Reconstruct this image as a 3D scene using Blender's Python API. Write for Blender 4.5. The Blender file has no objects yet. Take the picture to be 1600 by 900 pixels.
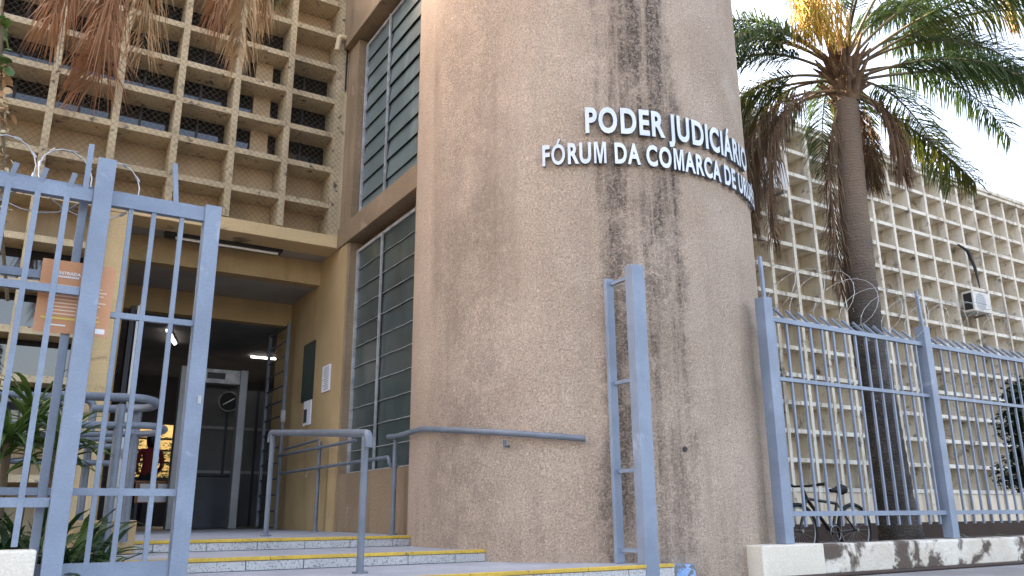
import bpy, bmesh, math, random
from mathutils import Vector, Matrix
rnd = random.Random(7)
R = math.radians
scene = bpy.context.scene
col = scene.collection

# ------------------------------------------------------------------ camera
EYE = 0.55                     # camera height above the pavement
F_PX, YAW, PITCH, ROLL = 1266.54, R(31.583), R(15.574), R(-0.376)
_cy, _sy, _cp, _sp = math.cos(YAW), math.sin(YAW), math.cos(PITCH), math.sin(PITCH)
FWD = Vector((_sy * _cp, _cy * _cp, _sp))
_r0 = Vector((_cy, -_sy, 0)); _u0 = _r0.cross(FWD)
RIGHT = math.cos(ROLL) * _r0 + math.sin(ROLL) * _u0
UP = -math.sin(ROLL) * _r0 + math.cos(ROLL) * _u0
cam = bpy.data.cameras.new('camera'); cam.sensor_width = 36; cam.lens = F_PX / 1600 * 36
cam.clip_start = 0.05; cam.clip_end = 2000
cam_o = bpy.data.objects.new('camera', cam); col.objects.link(cam_o)
m = Matrix.Identity(4)
for i, v in enumerate((RIGHT, UP, -FWD)):
    for j in range(3): m[j][i] = v[j]
m.translation = (0, 0, EYE); cam_o.matrix_world = m
scene.camera = cam_o

# ------------------------------------------------------------------ light
SUN_TO = Vector((-0.46, 0.80, 0.62)).normalized()      # towards the sun: behind the building, to the left
sun_el = math.asin(SUN_TO.z); sun_az = math.atan2(SUN_TO.x, SUN_TO.y)
world = bpy.data.worlds.new('World'); scene.world = world; world.use_nodes = True
nt = world.node_tree; bg = nt.nodes['Background']
sky = nt.nodes.new('ShaderNodeTexSky'); sky.sky_type = 'NISHITA'; sky.sun_disc = False
sky.sun_elevation = sun_el; sky.sun_rotation = sun_az
sky.air_density = 1.0; sky.dust_density = 5.0; sky.ozone_density = 1.0
nt.links.new(sky.outputs[0], bg.inputs[0]); bg.inputs[1].default_value = 0.15
sl = bpy.data.lights.new('sun', 'SUN'); sl.energy = 4.0; sl.angle = R(0.6); sl.color = (1, .95, .86)
so = bpy.data.objects.new('sun', sl); col.objects.link(so)
so.rotation_euler = (-SUN_TO).to_track_quat('-Z', 'Y').to_euler(); so.location = (0, 0, 30)
vs = scene.view_settings; vs.view_transform = 'Standard'; vs.look = 'None'; vs.gamma = 1; vs.use_curve_mapping = False
vs.exposure = 2.95
vs.use_white_balance = True; vs.white_balance_temperature = 7900; vs.white_balance_tint = 16   # camera balanced for open shade
scene.cycles.max_bounces = 8; scene.cycles.diffuse_bounces = 5

# ------------------------------------------------------------------ pixel -> place
def ray(x, y): return RIGHT * (x - 800) - UP * (y - 450) + FWD * F_PX
def PY(x, y, Y): d = ray(x, y); d = d * (Y / d.y); return Vector((d.x, d.y, d.z + EYE))
def PX(x, y, X): d = ray(x, y); d = d * (X / d.x); return Vector((d.x, d.y, d.z + EYE))
def PZ(x, y, z): d = ray(x, y); d = d * ((z - EYE) / d.z); return Vector((d.x, d.y, d.z + EYE))

# ------------------------------------------------------------------ mesh helpers
class MB:
    def __init__(s): s.v = []; s.f = []; s.sm = []
    def add(s, vs, fs, smooth=False):
        n = len(s.v); s.v += [tuple(v) for v in vs]
        for f in fs: s.f.append(tuple(i + n for i in f)); s.sm.append(smooth)
        return s
    def box(s, x0, x1, y0, y1, z0, z1):
        v = [(x, y, z) for x in (x0, x1) for y in (y0, y1) for z in (z0, z1)]
        return s.add(v, [(0,1,3,2),(4,6,7,5),(0,4,5,1),(2,3,7,6),(0,2,6,4),(1,5,7,3)])
    def obox(s, c, ax, ay, az):          # centre and three half-axes
        c = Vector(c); v = [c + ax*i + ay*j + az*k for i in (-1,1) for j in (-1,1) for k in (-1,1)]
        return s.add(v, [(0,1,3,2),(4,6,7,5),(0,4,5,1),(2,3,7,6),(0,2,6,4),(1,5,7,3)])
    def bar(s, a, b, w, d, up=Vector((0,1,0))):   # rectangular bar from a to b
        a = Vector(a); b = Vector(b); t = (b-a).normalized()
        e = up - t*up.dot(t)
        if e.length < 1e-4: e = Vector((1,0,0)) - t*t.x
        e.normalize(); g = t.cross(e)
        return s.obox((a+b)/2, (b-a)/2, g*w/2, e*d/2)
    def tube(s, pts, r, n=10, cap=True):
        pts = [Vector(p) for p in pts]; rs = r if isinstance(r, (list, tuple)) else [r]*len(pts)
        t0 = (pts[1]-pts[0]).normalized()
        e = Vector((0,0,1)).cross(t0)
        if e.length < 1e-3: e = Vector((1,0,0)).cross(t0)
        e.normalize(); V = []; F = []
        for i, p in enumerate(pts):
            t = (pts[min(i+1, len(pts)-1)] - pts[max(i-1, 0)]).normalized()
            e = (e - t*e.dot(t)).normalized(); g = t.cross(e)
            V += [p + (e*math.cos(a) + g*math.sin(a))*rs[i] for a in [2*math.pi*k/n for k in range(n)]]
        for i in range(len(pts)-1):
            for k in range(n):
                F.append((i*n+k, i*n+(k+1) % n, (i+1)*n+(k+1) % n, (i+1)*n+k))
        s.add(V, F, True)
        if cap:
            s.add(V[:n], [tuple(range(n-1, -1, -1))]); s.add(V[-n:], [tuple(range(n))])
        return s
    def mesh(s, name):
        me = bpy.data.meshes.new(name); me.from_pydata(s.v, [], s.f)
        me.polygons.foreach_set('use_smooth', s.sm); me.update(); return me
    def build(s, name, mat, parent=None, bevel=0, **kw):
        return obj(name, s.mesh(name), mat, parent, bevel, **kw)
def obj(name, me, mat, parent=None, bevel=0, loc=None, kind=None):
    if mat is not None and not me.materials: me.materials.append(mat)
    o = bpy.data.objects.new(name, me); col.objects.link(o)
    if loc is not None: o.location = loc
    if parent is not None:
        o.parent = parent
        if parent.type == 'EMPTY': o.matrix_parent_inverse = Matrix.Translation(-parent.location)
        elif parent.location.length > 0: o.matrix_parent_inverse = Matrix.Translation(-parent.location)
    if bevel:
        b = o.modifiers.new('bevel', 'BEVEL'); b.width = bevel; b.segments = 2; b.limit_method = 'ANGLE'
    if kind: o['kind'] = kind
    return o
def tag(o, label, cat, group=None):
    o['label'] = label; o['category'] = cat
    if group: o['group'] = group
    return o
def thing(name, label, cat, loc=(0,0,0), group=None):
    o = bpy.data.objects.new(name, None); col.objects.link(o); o.location = loc; o.empty_display_size = .2
    return tag(o, label, cat, group)
def arc(c, r, a0, a1, n, z):
    return [Vector((c[0]+r*math.cos(a0+(a1-a0)*i/n), c[1]+r*math.sin(a0+(a1-a0)*i/n), z)) for i in range(n+1)]

# ------------------------------------------------------------------ materials
def mat(name, c, c2=None, scale=2.0, rough=.75, metal=0, bump=0, bscale=50, fine=.06, fscale=90,
        streak=None, patch=None, spec=.4, thr=(.35, .65), distort=0):
    """base colour mottled with c2; streak=(colour, lo, hi, horizontal scale); patch=(colour, lo, hi, scale)"""
    M = bpy.data.materials.new(name); M.use_nodes = True; n = M.node_tree.nodes; L = M.node_tree.links
    b = n['Principled BSDF']; b.inputs['Roughness'].default_value = rough; b.inputs['Metallic'].default_value = metal
    b.inputs['Specular IOR Level'].default_value = spec
    g = n.new('ShaderNodeNewGeometry')
    def noise(sc, det=5, dist=0, vec=None, ro=.55):
        t = n.new('ShaderNodeTexNoise'); t.inputs['Scale'].default_value = sc; t.inputs['Detail'].default_value = det
        t.inputs['Distortion'].default_value = dist; t.inputs['Roughness'].default_value = ro
        L.new(vec or g.outputs['Position'], t.inputs['Vector']); return t.outputs['Fac']
    def rng(fac, a, b_, lo=0, hi=1):
        r = n.new('ShaderNodeMapRange'); r.inputs[1].default_value = a; r.inputs[2].default_value = b_
        r.inputs[3].default_value = lo; r.inputs[4].default_value = hi; r.interpolation_type = 'SMOOTHSTEP'
        L.new(fac, r.inputs[0]); return r.outputs[0]
    def mix(f, a, b_, mode='MIX'):
        x = n.new('ShaderNodeMix'); x.data_type = 'RGBA'; x.blend_type = mode
        for s_, v in ((0, f), (6, a), (7, b_)):
            if hasattr(v, 'is_linked'): L.new(v, x.inputs[s_])
            elif isinstance(v, (int, float)): x.inputs[s_].default_value = v
            else: x.inputs[s_].default_value = (*v, 1)
        return x.outputs[2]
    c2 = c2 or tuple(v*.8 for v in c)
    out = mix(rng(noise(scale), *thr), c, c2)
    if fine:
        f = rng(noise(fscale, 3), .2, .8, 1-fine*2, 1+fine*2)
        cc = n.new('ShaderNodeCombineColor')
        for i in range(3): L.new(f, cc.inputs[i])
        out = mix(1.0, out, cc.outputs[0], 'MULTIPLY')
    if streak:
        mp = n.new('ShaderNodeMapping'); mp.inputs['Scale'].default_value = (streak[3], streak[3], streak[3]*.09)
        L.new(g.outputs['Position'], mp.inputs['Vector'])
        out = mix(rng(noise(1, 6, .3, mp.outputs[0], .65), streak[1], streak[2]), out, streak[0])
    if patch:
        out = mix(rng(noise(patch[3], 7, .5, None, .6), patch[1], patch[2]), out, patch[0])
    L.new(out, b.inputs['Base Color'])
    if bump:
        bp = n.new('ShaderNodeBump'); bp.inputs['Strength'].default_value = bump; bp.inputs['Distance'].default_value = .03 if bump >= .9 else .02
        L.new(noise(bscale, 4, distort), bp.inputs['Height']); L.new(bp.outputs[0], b.inputs['Normal'])
    M['_'] = 0
    return M
def plain(name, c, rough=.6, metal=0, emit=0, spec=.5, coat=0):
    M = bpy.data.materials.new(name); M.use_nodes = True; b = M.node_tree.nodes['Principled BSDF']
    b.inputs['Base Color'].default_value = (*c, 1); b.inputs['Roughness'].default_value = rough
    b.inputs['Metallic'].default_value = metal; b.inputs['Specular IOR Level'].default_value = spec
    if emit: b.inputs['Emission Color'].default_value = (*c, 1); b.inputs['Emission Strength'].default_value = emit
    return M
def leafmat(name, c, c2, rough=.45, trans=.35, scale=6):
    M = bpy.data.materials.new(name); M.use_nodes = True; n = M.node_tree.nodes; L = M.node_tree.links
    b = n['Principled BSDF']; b.inputs['Roughness'].default_value = rough
    g = n.new('ShaderNodeNewGeometry'); t = n.new('ShaderNodeTexNoise'); t.inputs['Scale'].default_value = scale
    L.new(g.outputs['Position'], t.inputs['Vector'])
    x = n.new('ShaderNodeMix'); x.data_type = 'RGBA'; x.inputs[6].default_value = (*c, 1); x.inputs[7].default_value = (*c2, 1)
    r = n.new('ShaderNodeMapRange'); r.inputs[1].default_value = .35; r.inputs[2].default_value = .65
    L.new(t.outputs['Fac'], r.inputs[0]); L.new(r.outputs[0], x.inputs[0]); L.new(x.outputs[2], b.inputs['Base Color'])
    tr = n.new('ShaderNodeBsdfTranslucent'); L.new(x.outputs[2], tr.inputs[0])
    ms = n.new('ShaderNodeMixShader'); ms.inputs[0].default_value = trans
    L.new(b.outputs[0], ms.inputs[1]); L.new(tr.outputs[0], ms.inputs[2]); L.new(ms.outputs[0], n['Material Output'].inputs[0])
    return M

TC = Vector((5.32, 7.135, 0)); TR = 1.896            # round tower: centre and radius
def stucco_tower():
    M = mat('tower_stucco', (.62, .48, .375), (.52, .395, .30), scale=.8, rough=.9, fine=.15, fscale=70, bump=1.0, bscale=40, distort=2.2,
            spec=.2, streak=((.43, .32, .245), .52, .76, 1.6), patch=((.64, .53, .44), .56, .78, .8))
    n = M.node_tree.nodes; L = M.node_tree.links; b = n['Principled BSDF']
    src = b.inputs['Base Color'].links[0].from_socket
    g = n.new('ShaderNodeNewGeometry'); sp = n.new('ShaderNodeVectorMath'); sp.operation = 'SUBTRACT'
    sp.inputs[1].default_value = (TC.x, TC.y, 0); L.new(g.outputs['Position'], sp.inputs[0])
    xyz = n.new('ShaderNodeSeparateXYZ'); L.new(sp.outputs[0], xyz.inputs[0])
    at = n.new('ShaderNodeMath'); at.operation = 'ARCTAN2'; L.new(xyz.outputs[1], at.inputs[0]); L.new(xyz.outputs[0], at.inputs[1])
    # wobble the run-off streaks sideways with height
    wn = n.new('ShaderNodeTexNoise'); wn.inputs['Scale'].default_value = 1.3; wn.inputs['Detail'].default_value = 6; wn.inputs['Roughness'].default_value = .7
    L.new(g.outputs['Position'], wn.inputs['Vector'])
    w1 = n.new('ShaderNodeMath'); w1.operation = 'MULTIPLY_ADD'; w1.inputs[1].default_value = .34; L.new(wn.outputs['Fac'], w1.inputs[0]); L.new(at.outputs[0], w1.inputs[2])
    mp = n.new('ShaderNodeMapping'); mp.inputs['Scale'].default_value = (7, 7, .35); L.new(g.outputs['Position'], mp.inputs['Vector'])
    sn = n.new('ShaderNodeTexNoise'); sn.inputs['Scale'].default_value = 1; sn.inputs['Detail'].default_value = 7; sn.inputs['Roughness'].default_value = .7
    L.new(mp.outputs[0], sn.inputs['Vector'])
    pn = n.new('ShaderNodeTexNoise'); pn.inputs['Scale'].default_value = 26; pn.inputs['Detail'].default_value = 4; pn.inputs['Distortion'].default_value = 1.6
    L.new(g.outputs['Position'], pn.inputs['Vector'])
    def math_(op, a, b_=None, clamp=False):
        q = n.new('ShaderNodeMath'); q.operation = op; q.use_clamp = clamp
        for i, v in enumerate((a, b_)):
            if v is None: continue
            if hasattr(v, 'is_linked'): L.new(v, q.inputs[i])
            else: q.inputs[i].default_value = v
        return q.outputs[0]
    def smooth(v, a, b_, lo=0., hi=1.):
        r = n.new('ShaderNodeMapRange'); r.interpolation_type = 'SMOOTHSTEP'
        for i, t in ((1, a), (2, b_), (3, lo), (4, hi)): r.inputs[i].default_value = t
        L.new(v, r.inputs[0]); return r.outputs[0]
    def band(theta, half, soft):
        d = math_('ABSOLUTE', math_('SUBTRACT', w1.outputs[0], R(theta) + .17))
        return smooth(d, half, half + soft, 1, 0)
    bn = n.new('ShaderNodeTexNoise'); bn.inputs['Scale'].default_value = 3.2; bn.inputs['Detail'].default_value = 6; bn.inputs['Roughness'].default_value = .7; L.new(g.outputs['Position'], bn.inputs['Vector'])
    grain = math_('MULTIPLY', smooth(pn.outputs['Fac'], .36, .58, .42, 1), smooth(bn.outputs['Fac'], .34, .56, .4, 1))
    stre = smooth(sn.outputs['Fac'], .34, .60, .12, 1)
    zf = smooth(xyz.outputs[2], .1, 2.2, .55, 1)
    main = math_('MULTIPLY', math_('MULTIPLY', band(-106.5, .13, .09), stre), grain)
    main = math_('MULTIPLY', main, zf)
    side = math_('MULTIPLY', math_('MULTIPLY', band(-117, .03, .10), stre), math_('MULTIPLY', grain, .9))
    lowm = math_('MULTIPLY', smooth(xyz.outputs[2], .1, 1.3, .5, 0), math_('MULTIPLY', grain, smooth(sn.outputs['Fac'], .45, .7)))
    lft = math_('MULTIPLY', band(-163, .12, .25), math_('MULTIPLY', grain, .35))
    tot = math_('MAXIMUM', math_('MAXIMUM', main, side), math_('MAXIMUM', lowm, lft))
    tot = math_('MULTIPLY', tot, .98, True)
    x = n.new('ShaderNodeMix'); x.data_type = 'RGBA'; L.new(tot, x.inputs[0]); L.new(src, x.inputs[6]); x.inputs[7].default_value = (.095, .072, .06, 1)
    L.new(x.outputs[2], b.inputs['Base Color'])
    return M

M = {}
M['stucco'] = stucco_tower()
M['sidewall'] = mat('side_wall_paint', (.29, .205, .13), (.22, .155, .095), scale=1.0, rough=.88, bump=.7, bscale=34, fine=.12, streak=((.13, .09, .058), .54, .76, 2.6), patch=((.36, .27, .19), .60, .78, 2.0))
M['porch'] = mat('porch_paint', (.45, .315, .16), (.37, .255, .13), scale=1.1, rough=.82, bump=.25, fine=.08, streak=((.24, .16, .085), .55, .78, 2.6), patch=((.55, .46, .34), .68, .73, 5))
M['beam'] = mat('beam_paint', (.62, .46, .25), (.55, .40, .22), scale=1.5, rough=.85, bump=.25, patch=((.13, .09, .06), .57, .72, 1.8), streak=((.35, .25, .15), .6, .75, 4))
M['ceil'] = mat('ceiling_paint', (.34, .32, .28), (.28, .26, .23), scale=.8, rough=.85, fine=.03)
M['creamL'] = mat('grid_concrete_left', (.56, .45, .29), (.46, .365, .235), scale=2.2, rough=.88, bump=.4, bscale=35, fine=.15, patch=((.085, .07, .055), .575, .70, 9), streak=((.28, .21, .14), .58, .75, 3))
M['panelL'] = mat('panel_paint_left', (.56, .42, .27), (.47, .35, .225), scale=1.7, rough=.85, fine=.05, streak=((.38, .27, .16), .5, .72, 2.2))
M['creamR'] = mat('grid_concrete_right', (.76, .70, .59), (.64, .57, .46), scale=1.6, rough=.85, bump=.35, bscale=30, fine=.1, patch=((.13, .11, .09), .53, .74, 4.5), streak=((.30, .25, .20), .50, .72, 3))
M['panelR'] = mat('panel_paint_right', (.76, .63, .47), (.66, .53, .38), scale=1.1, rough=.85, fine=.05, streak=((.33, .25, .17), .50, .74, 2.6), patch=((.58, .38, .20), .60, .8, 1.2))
M['body'] = mat('building_render', (.58, .47, .31), rough=.85)
M['blue'] = mat('blue_grey_paint', (.205, .258, .335), (.165, .208, .275), scale=3, rough=.42, fine=.05, bump=.08, bscale=90, spec=.5, patch=((.29, .34, .43), .62, .74, 4), streak=((.15, .17, .21), .62, .78, 9))
M['rail'] = mat('grey_pipe_paint', (.15, .178, .215), (.115, .138, .168), scale=5, rough=.42, fine=.05, patch=((.5, .52, .55), .74, .77, 14))
M['darkrail'] = mat('dark_steel_paint', (.035, .042, .055), rough=.5)
M['concrete'] = mat('pavement_concrete', (.30, .285, .265), (.23, .215, .2), scale=1.2, rough=.9, bump=.4, bscale=40, fine=.12)
M['asphalt'] = mat('road_asphalt', (.06, .06, .062), (.045, .045, .048), scale=2, rough=.9, bump=.6, bscale=120, fine=.3, fscale=200)
M['soil'] = mat('soil', (.085, .058, .04), (.055, .038, .028), scale=6, rough=.95, bump=.8, bscale=30)
M['tread'] = mat('tread_concrete', (.37, .39, .42), (.30, .315, .34), scale=2.5, rough=.75, fine=.1, bump=.15, patch=((.22, .22, .23), .6, .75, 3))
M['granite'] = mat('granite_tile', (.50, .495, .49), (.42, .415, .41), scale=1.7, rough=.5, fine=.0, patch=((.15, .145, .14), .52, .62, 95))
M['yellow'] = mat('yellow_strip_paint', (.62, .40, .055), (.5, .32, .05), scale=6, rough=.6, fine=.1, patch=((.17, .13, .07), .62, .70, 14))
M['wallnew'] = mat('fresh_cream_plaster', (.74, .67, .56), (.68, .61, .50), scale=1.5, rough=.85, bump=.2, streak=((.55, .48, .38), .6, .8, 3))
M['wallold'] = mat('peeling_white_wall', (.70, .64, .55), (.6, .53, .43), scale=3, rough=.9, bump=.5, bscale=25, fine=.1, patch=((.115, .085, .065), .47, .545, 2.3), streak=((.25, .2, .15), .62, .74, 6))
M['bluepeel'] = mat('flaking_blue_paint', (.19, .35, .62), (.25, .4, .62), scale=5, rough=.7, bump=.4, patch=((.16, .16, .17), .5, .56, 12))
M['glassdark'] = plain('dark_window_glass', (.008, .010, .012), .06, spec=.7)
M['glassblue'] = plain('reflecting_glass', (.02, .025, .03), .03, spec=1.0)
M['black'] = plain('black_frame', (.012, .012, .013), .5)
M['alu'] = mat('aluminium_bar', (.46, .47, .48), (.3, .3, .31), scale=8, rough=.5, metal=.2, fine=.1)
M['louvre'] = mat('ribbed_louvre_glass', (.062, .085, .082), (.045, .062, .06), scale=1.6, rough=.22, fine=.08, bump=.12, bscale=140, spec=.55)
M['louvreU'] = mat('sky_tinted_louvre_glass', (.13, .175, .18), (.10, .14, .145), scale=1.4, rough=.3, fine=.06, spec=.6, streak=((.2, .25, .25), .55, .7, 5))  # paler blue-grey base paints in the sky these panes reflect
M['letter'] = mat('brushed_letter_metal', (.66, .68, .69), (.54, .57, .59), scale=3, rough=.35, metal=.15, fine=.03)
M['letterside'] = plain('letter_edge', (.10, .12, .15), .5, .3)
M['white'] = plain('white_plastic', (.8, .8, .78), .5)
M['pvc'] = mat('white_downpipe', (.66, .65, .61), (.5, .48, .43), scale=2, rough=.6, patch=((.12, .1, .08), .6, .7, 4))
M['orange'] = mat('orange_poster', (.62, .27, .12), (.60, .33, .21), scale=2.5, rough=.5, fine=.03)
M['posterpale'] = plain('poster_pale_line', (.80, .62, .48), .5)
M['posteryel'] = plain('poster_yellow_line', (.75, .58, .12), .5)
M['paper'] = plain('paper', (.74, .76, .80), .7)
M['ink'] = plain('ink', (.05, .05, .06), .7)
M['greenboard'] = mat('green_felt_board', (.025, .05, .04), rough=.6)
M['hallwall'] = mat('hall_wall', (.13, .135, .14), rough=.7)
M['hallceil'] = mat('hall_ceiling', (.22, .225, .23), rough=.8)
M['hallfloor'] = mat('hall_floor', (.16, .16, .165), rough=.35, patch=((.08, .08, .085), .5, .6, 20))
M['steel'] = mat('detector_steel', (.30, .31, .33), rough=.45, metal=.3)
M['counter'] = mat('counter_laminate', (.075, .085, .10), rough=.5)
M['wood'] = mat('desk_wood', (.30, .13, .05), (.22, .09, .035), scale=5, rough=.5, streak=((.4, .2, .09), .5, .6, 10))
M['tubelight'] = plain('lit_fluorescent_tube', (.95, .97, 1), .4, emit=2.2)
M['tubeoff'] = plain('unlit_fluorescent_tube', (.86, .86, .82), .3)
M['bark'] = mat('palm_bark', (.12, .10, .085), (.06, .05, .044), scale=3, rough=.95, bump=.9, bscale=24, fine=.25, patch=((.42, .42, .38), .67, .73, 7))
def ringed(M_, amt, sc):
    n = M_.node_tree.nodes; L = M_.node_tree.links; b = n['Principled BSDF']; src = b.inputs['Base Color'].links[0].from_socket
    g = n.new('ShaderNodeNewGeometry'); w = n.new('ShaderNodeTexWave'); w.bands_direction = 'Z'; w.inputs['Scale'].default_value = sc; w.inputs['Distortion'].default_value = 7; w.inputs['Detail'].default_value = 4; w.inputs['Detail Scale'].default_value = 1.5
    L.new(g.outputs['Position'], w.inputs['Vector'])
    x = n.new('ShaderNodeMix'); x.data_type = 'RGBA'; x.blend_type = 'MULTIPLY'; x.inputs[0].default_value = amt; L.new(src, x.inputs[6]); L.new(w.outputs['Color'], x.inputs[7]); L.new(x.outputs[2], b.inputs['Base Color'])
    return M_
def bark_blend(M_):                 # dark algae on the lower trunk, bare brown bark above, ragged border
    n = M_.node_tree.nodes; L = M_.node_tree.links; b = n['Principled BSDF']; src = b.inputs['Base Color'].links[0].from_socket
    g = n.new('ShaderNodeNewGeometry'); xyz = n.new('ShaderNodeSeparateXYZ'); L.new(g.outputs['Position'], xyz.inputs[0])
    t = n.new('ShaderNodeTexNoise'); t.inputs['Scale'].default_value = 3; t.inputs['Detail'].default_value = 6; L.new(g.outputs['Position'], t.inputs['Vector'])
    ma = n.new('ShaderNodeMath'); ma.operation = 'MULTIPLY_ADD'; ma.inputs[1].default_value = 2.6; L.new(t.outputs['Fac'], ma.inputs[0]); L.new(xyz.outputs[2], ma.inputs[2])
    r = n.new('ShaderNodeMapRange'); r.inputs[1].default_value = 4.6; r.inputs[2].default_value = 6.2; L.new(ma.outputs[0], r.inputs[0])
    x = n.new('ShaderNodeMix'); x.data_type = 'RGBA'; L.new(r.outputs[0], x.inputs[0]); L.new(src, x.inputs[6]); x.inputs[7].default_value = (.23, .165, .12, 1)
    L.new(x.outputs[2], b.inputs['Base Color'])
bark_blend(M['bark']); ringed(M['bark'], .25, 7.0)
M['bark2'] = mat('palm_sheath', (.20, .125, .07), (.11, .065, .04), scale=6, rough=.9, bump=.8, bscale=30, fine=.2)
M['frond'] = leafmat('palm_leaflet_green', (.030, .060, .022), (.055, .095, .028))
M['frond2'] = leafmat('palm_leaflet_yellowgreen', (.075, .115, .022), (.13, .13, .03))
M['dead'] = leafmat('dry_palm_leaflet', (.36, .175, .085), (.25, .115, .055), rough=.7, trans=.2, scale=3)
M['dead2'] = leafmat('dry_palm_leaflet_pale', (.48, .31, .16), (.36, .21, .10), rough=.7, trans=.2, scale=3)
M['rachis'] = mat('frond_stalk', (.20, .155, .085), (.12, .095, .055), rough=.6)
M['dead3'] = leafmat('old_dry_palm_leaflet', (.21, .125, .072), (.13, .078, .05), rough=.8, trans=.15, scale=3)
M['rachisdead'] = mat('dry_frond_stalk', (.28, .17, .09), rough=.7)
M['flower'] = leafmat('palm_flower_yellow', (.70, .42, .05), (.62, .48, .10), trans=.3)
M['strap'] = leafmat('strap_leaf', (.035, .085, .022), (.09, .16, .035), rough=.35, trans=.3, scale=9)
M['strapdark'] = leafmat('dark_strap_leaf', (.016, .042, .016), (.03, .075, .022), rough=.35, trans=.25, scale=9)
M['bush'] = leafmat('dark_bush_leaf', (.012, .028, .012), (.022, .045, .016), trans=.2)
M['drybit'] = leafmat('dry_creeper_leaf', (.60, .52, .36), (.42, .30, .16), trans=.2, scale=12)
M['stem'] = mat('plant_stem', (.12, .085, .05), rough=.9)
M['wire'] = plain('razor_wire_steel', (.45, .45, .44), .35, .8)
M['netwire'] = plain('rusty_net_wire', (.075, .058, .042), .8)
M['cable'] = plain('black_cable', (.015, .015, .015), .6)
M['tyre'] = plain('tyre_rubber', (.012, .012, .012), .75)
M['bikeframe'] = plain('black_bicycle_paint', (.018, .018, .02), .3)
M['bikemetal'] = plain('bicycle_metal', (.3, .3, .31), .35, .8)
M['acwhite'] = mat('ac_casing', (.66, .64, .58), (.56, .53, .47), scale=4, rough=.5)
M['skin'] = plain('skin', (.30, .17, .11), .55)
M['shirt'] = mat('dark_red_shirt', (.22, .03, .035), rough=.85)
M['trousers'] = plain('dark_trousers', (.02, .02, .025), .85)
M['hair'] = plain('black_hair', (.008, .007, .007), .45)
M['gardenwall'] = mat('yellow_yard_wall', (.34, .29, .16), rough=.85)
M['brownstrip'] = mat('brown_base_paint', (.06, .035, .025), rough=.9)

# ------------------------------------------------------------------ the setting
L0, L1, L2 = EYE-.20, EYE-.295, EYE-.39
YG, YH, YI = 7.60, 6.34, 5.10
FY = 5.20                                  # line of the fence
o = MB().box(-400, 400, 2.4, 400, -.6, 0).build('pavement_ground', M['concrete'], kind='structure')
MB().box(-400, 400, -400, 2.25, -.6, -.14).build('road', M['asphalt'], kind='structure')
kb = MB().box(-400, 400, 2.25, 2.4, -.6, .012).build('kerb', M['concrete'], kind='structure', bevel=.015)
MB().box(5.9, 60, 5.36, 10.55, .004, .03).build('yard_ground', M['soil'], kind='structure')
MB().box(-9, .60, 5.42, 10.5, .004, .10).build('planting_bed', M['soil'], kind='structure')

# ------------------------------------------------------------------ entrance steps
st = thing('entrance_steps', 'three low granite faced entrance steps with yellow edges below the porch', 'steps', (2.4, 6, 0))
for (x0, x1, y0, y1, zt) in ((.62, 4.62, YI, YH+.3, L2), (.62, 4.3, YH, YG+.3, L1), (.62, 3.66, YG, 13.3, L0)):
    MB().box(x0, x1, y0+.012, y1, .006, zt).build('tread', M['tread'], st, .006)
    w = .43; n = int((x1-x0)/w)+1; off = rnd.uniform(0, .3)
    zb = zt-.095 if zt > L2 else 0.01
    prev = x0
    xs = [x0] + [x0+off+w*i for i in range(n+1) if x0+off+w*i < x1-.05] + [x1]
    for a, b in zip(xs[:-1], xs[1:]):
        if b-a < .02: continue
        dy = rnd.uniform(-.002, .002)
        MB().box(a+.003, b-.003, y0-.006+dy, y0+.010, zb+.004, zt-.026).build('riser_tile', M['granite'], st, .002)
    prev = x0                                                      # painted nosing, laid in lengths
    while prev < x1-.05:
        nx = min(prev+rnd.uniform(.9, 1.3), x1)
        MB().box(prev, nx-.003, y0-.014, y0+.030, zt-.022, zt+.004+rnd.uniform(0, .001)).build('edge_strip', M['yellow'], st, .004)
        prev = nx

# ------------------------------------------------------------------ courthouse
B = thing('courthouse_building', 'beige courthouse with round stucco tower, concrete sun-screen grid facades and recessed entrance porch', 'building', (5.3, 10, 0))
FYF = 10.5                                        # front plane of the sun-screen grids
ZB = EYE                                          # z offset of measured heights
def zr(k): return ZB + .41 + .545*k               # grid rows
CX = .7165
TOPZ = zr(14)
tw = MB(); N = 160; ZT = 9.6                       # tower
zs = [0.003, .6, 1.5, 2.5, 3.5, 4.5, 5.5, 6.5, 7.5, 8.5, ZT]
V = [(TC.x+TR*math.cos(2*math.pi*i/N), TC.y+TR*math.sin(2*math.pi*i/N), z) for z in zs for i in range(N)]
tw.add(V, [(r_*N+i, r_*N+(i+1) % N, (r_+1)*N+(i+1) % N, (r_+1)*N+i) for r_ in range(len(zs)-1) for i in range(N)], True)
tw.add(V[-N:], [tuple(range(N))])
tower = tw.build('tower', M['stucco'], B); tower['label'] = 'round beige stucco tower with dark run-off stains'
hole = PY(1070, 702, 5.26)
a = R(-100.5); hp = Vector((TC.x+(TR)*math.cos(a), TC.y+TR*math.sin(a), EYE+.527))
MB().tube([hp-Vector((math.cos(a), math.sin(a), 0))*.03, hp+Vector((math.cos(a), math.sin(a), 0))*.012], [.03, .022], 10).build('dark_hole_stub', M['black'], tower)  # black stub stands in for the dark round hole in the tower

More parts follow.
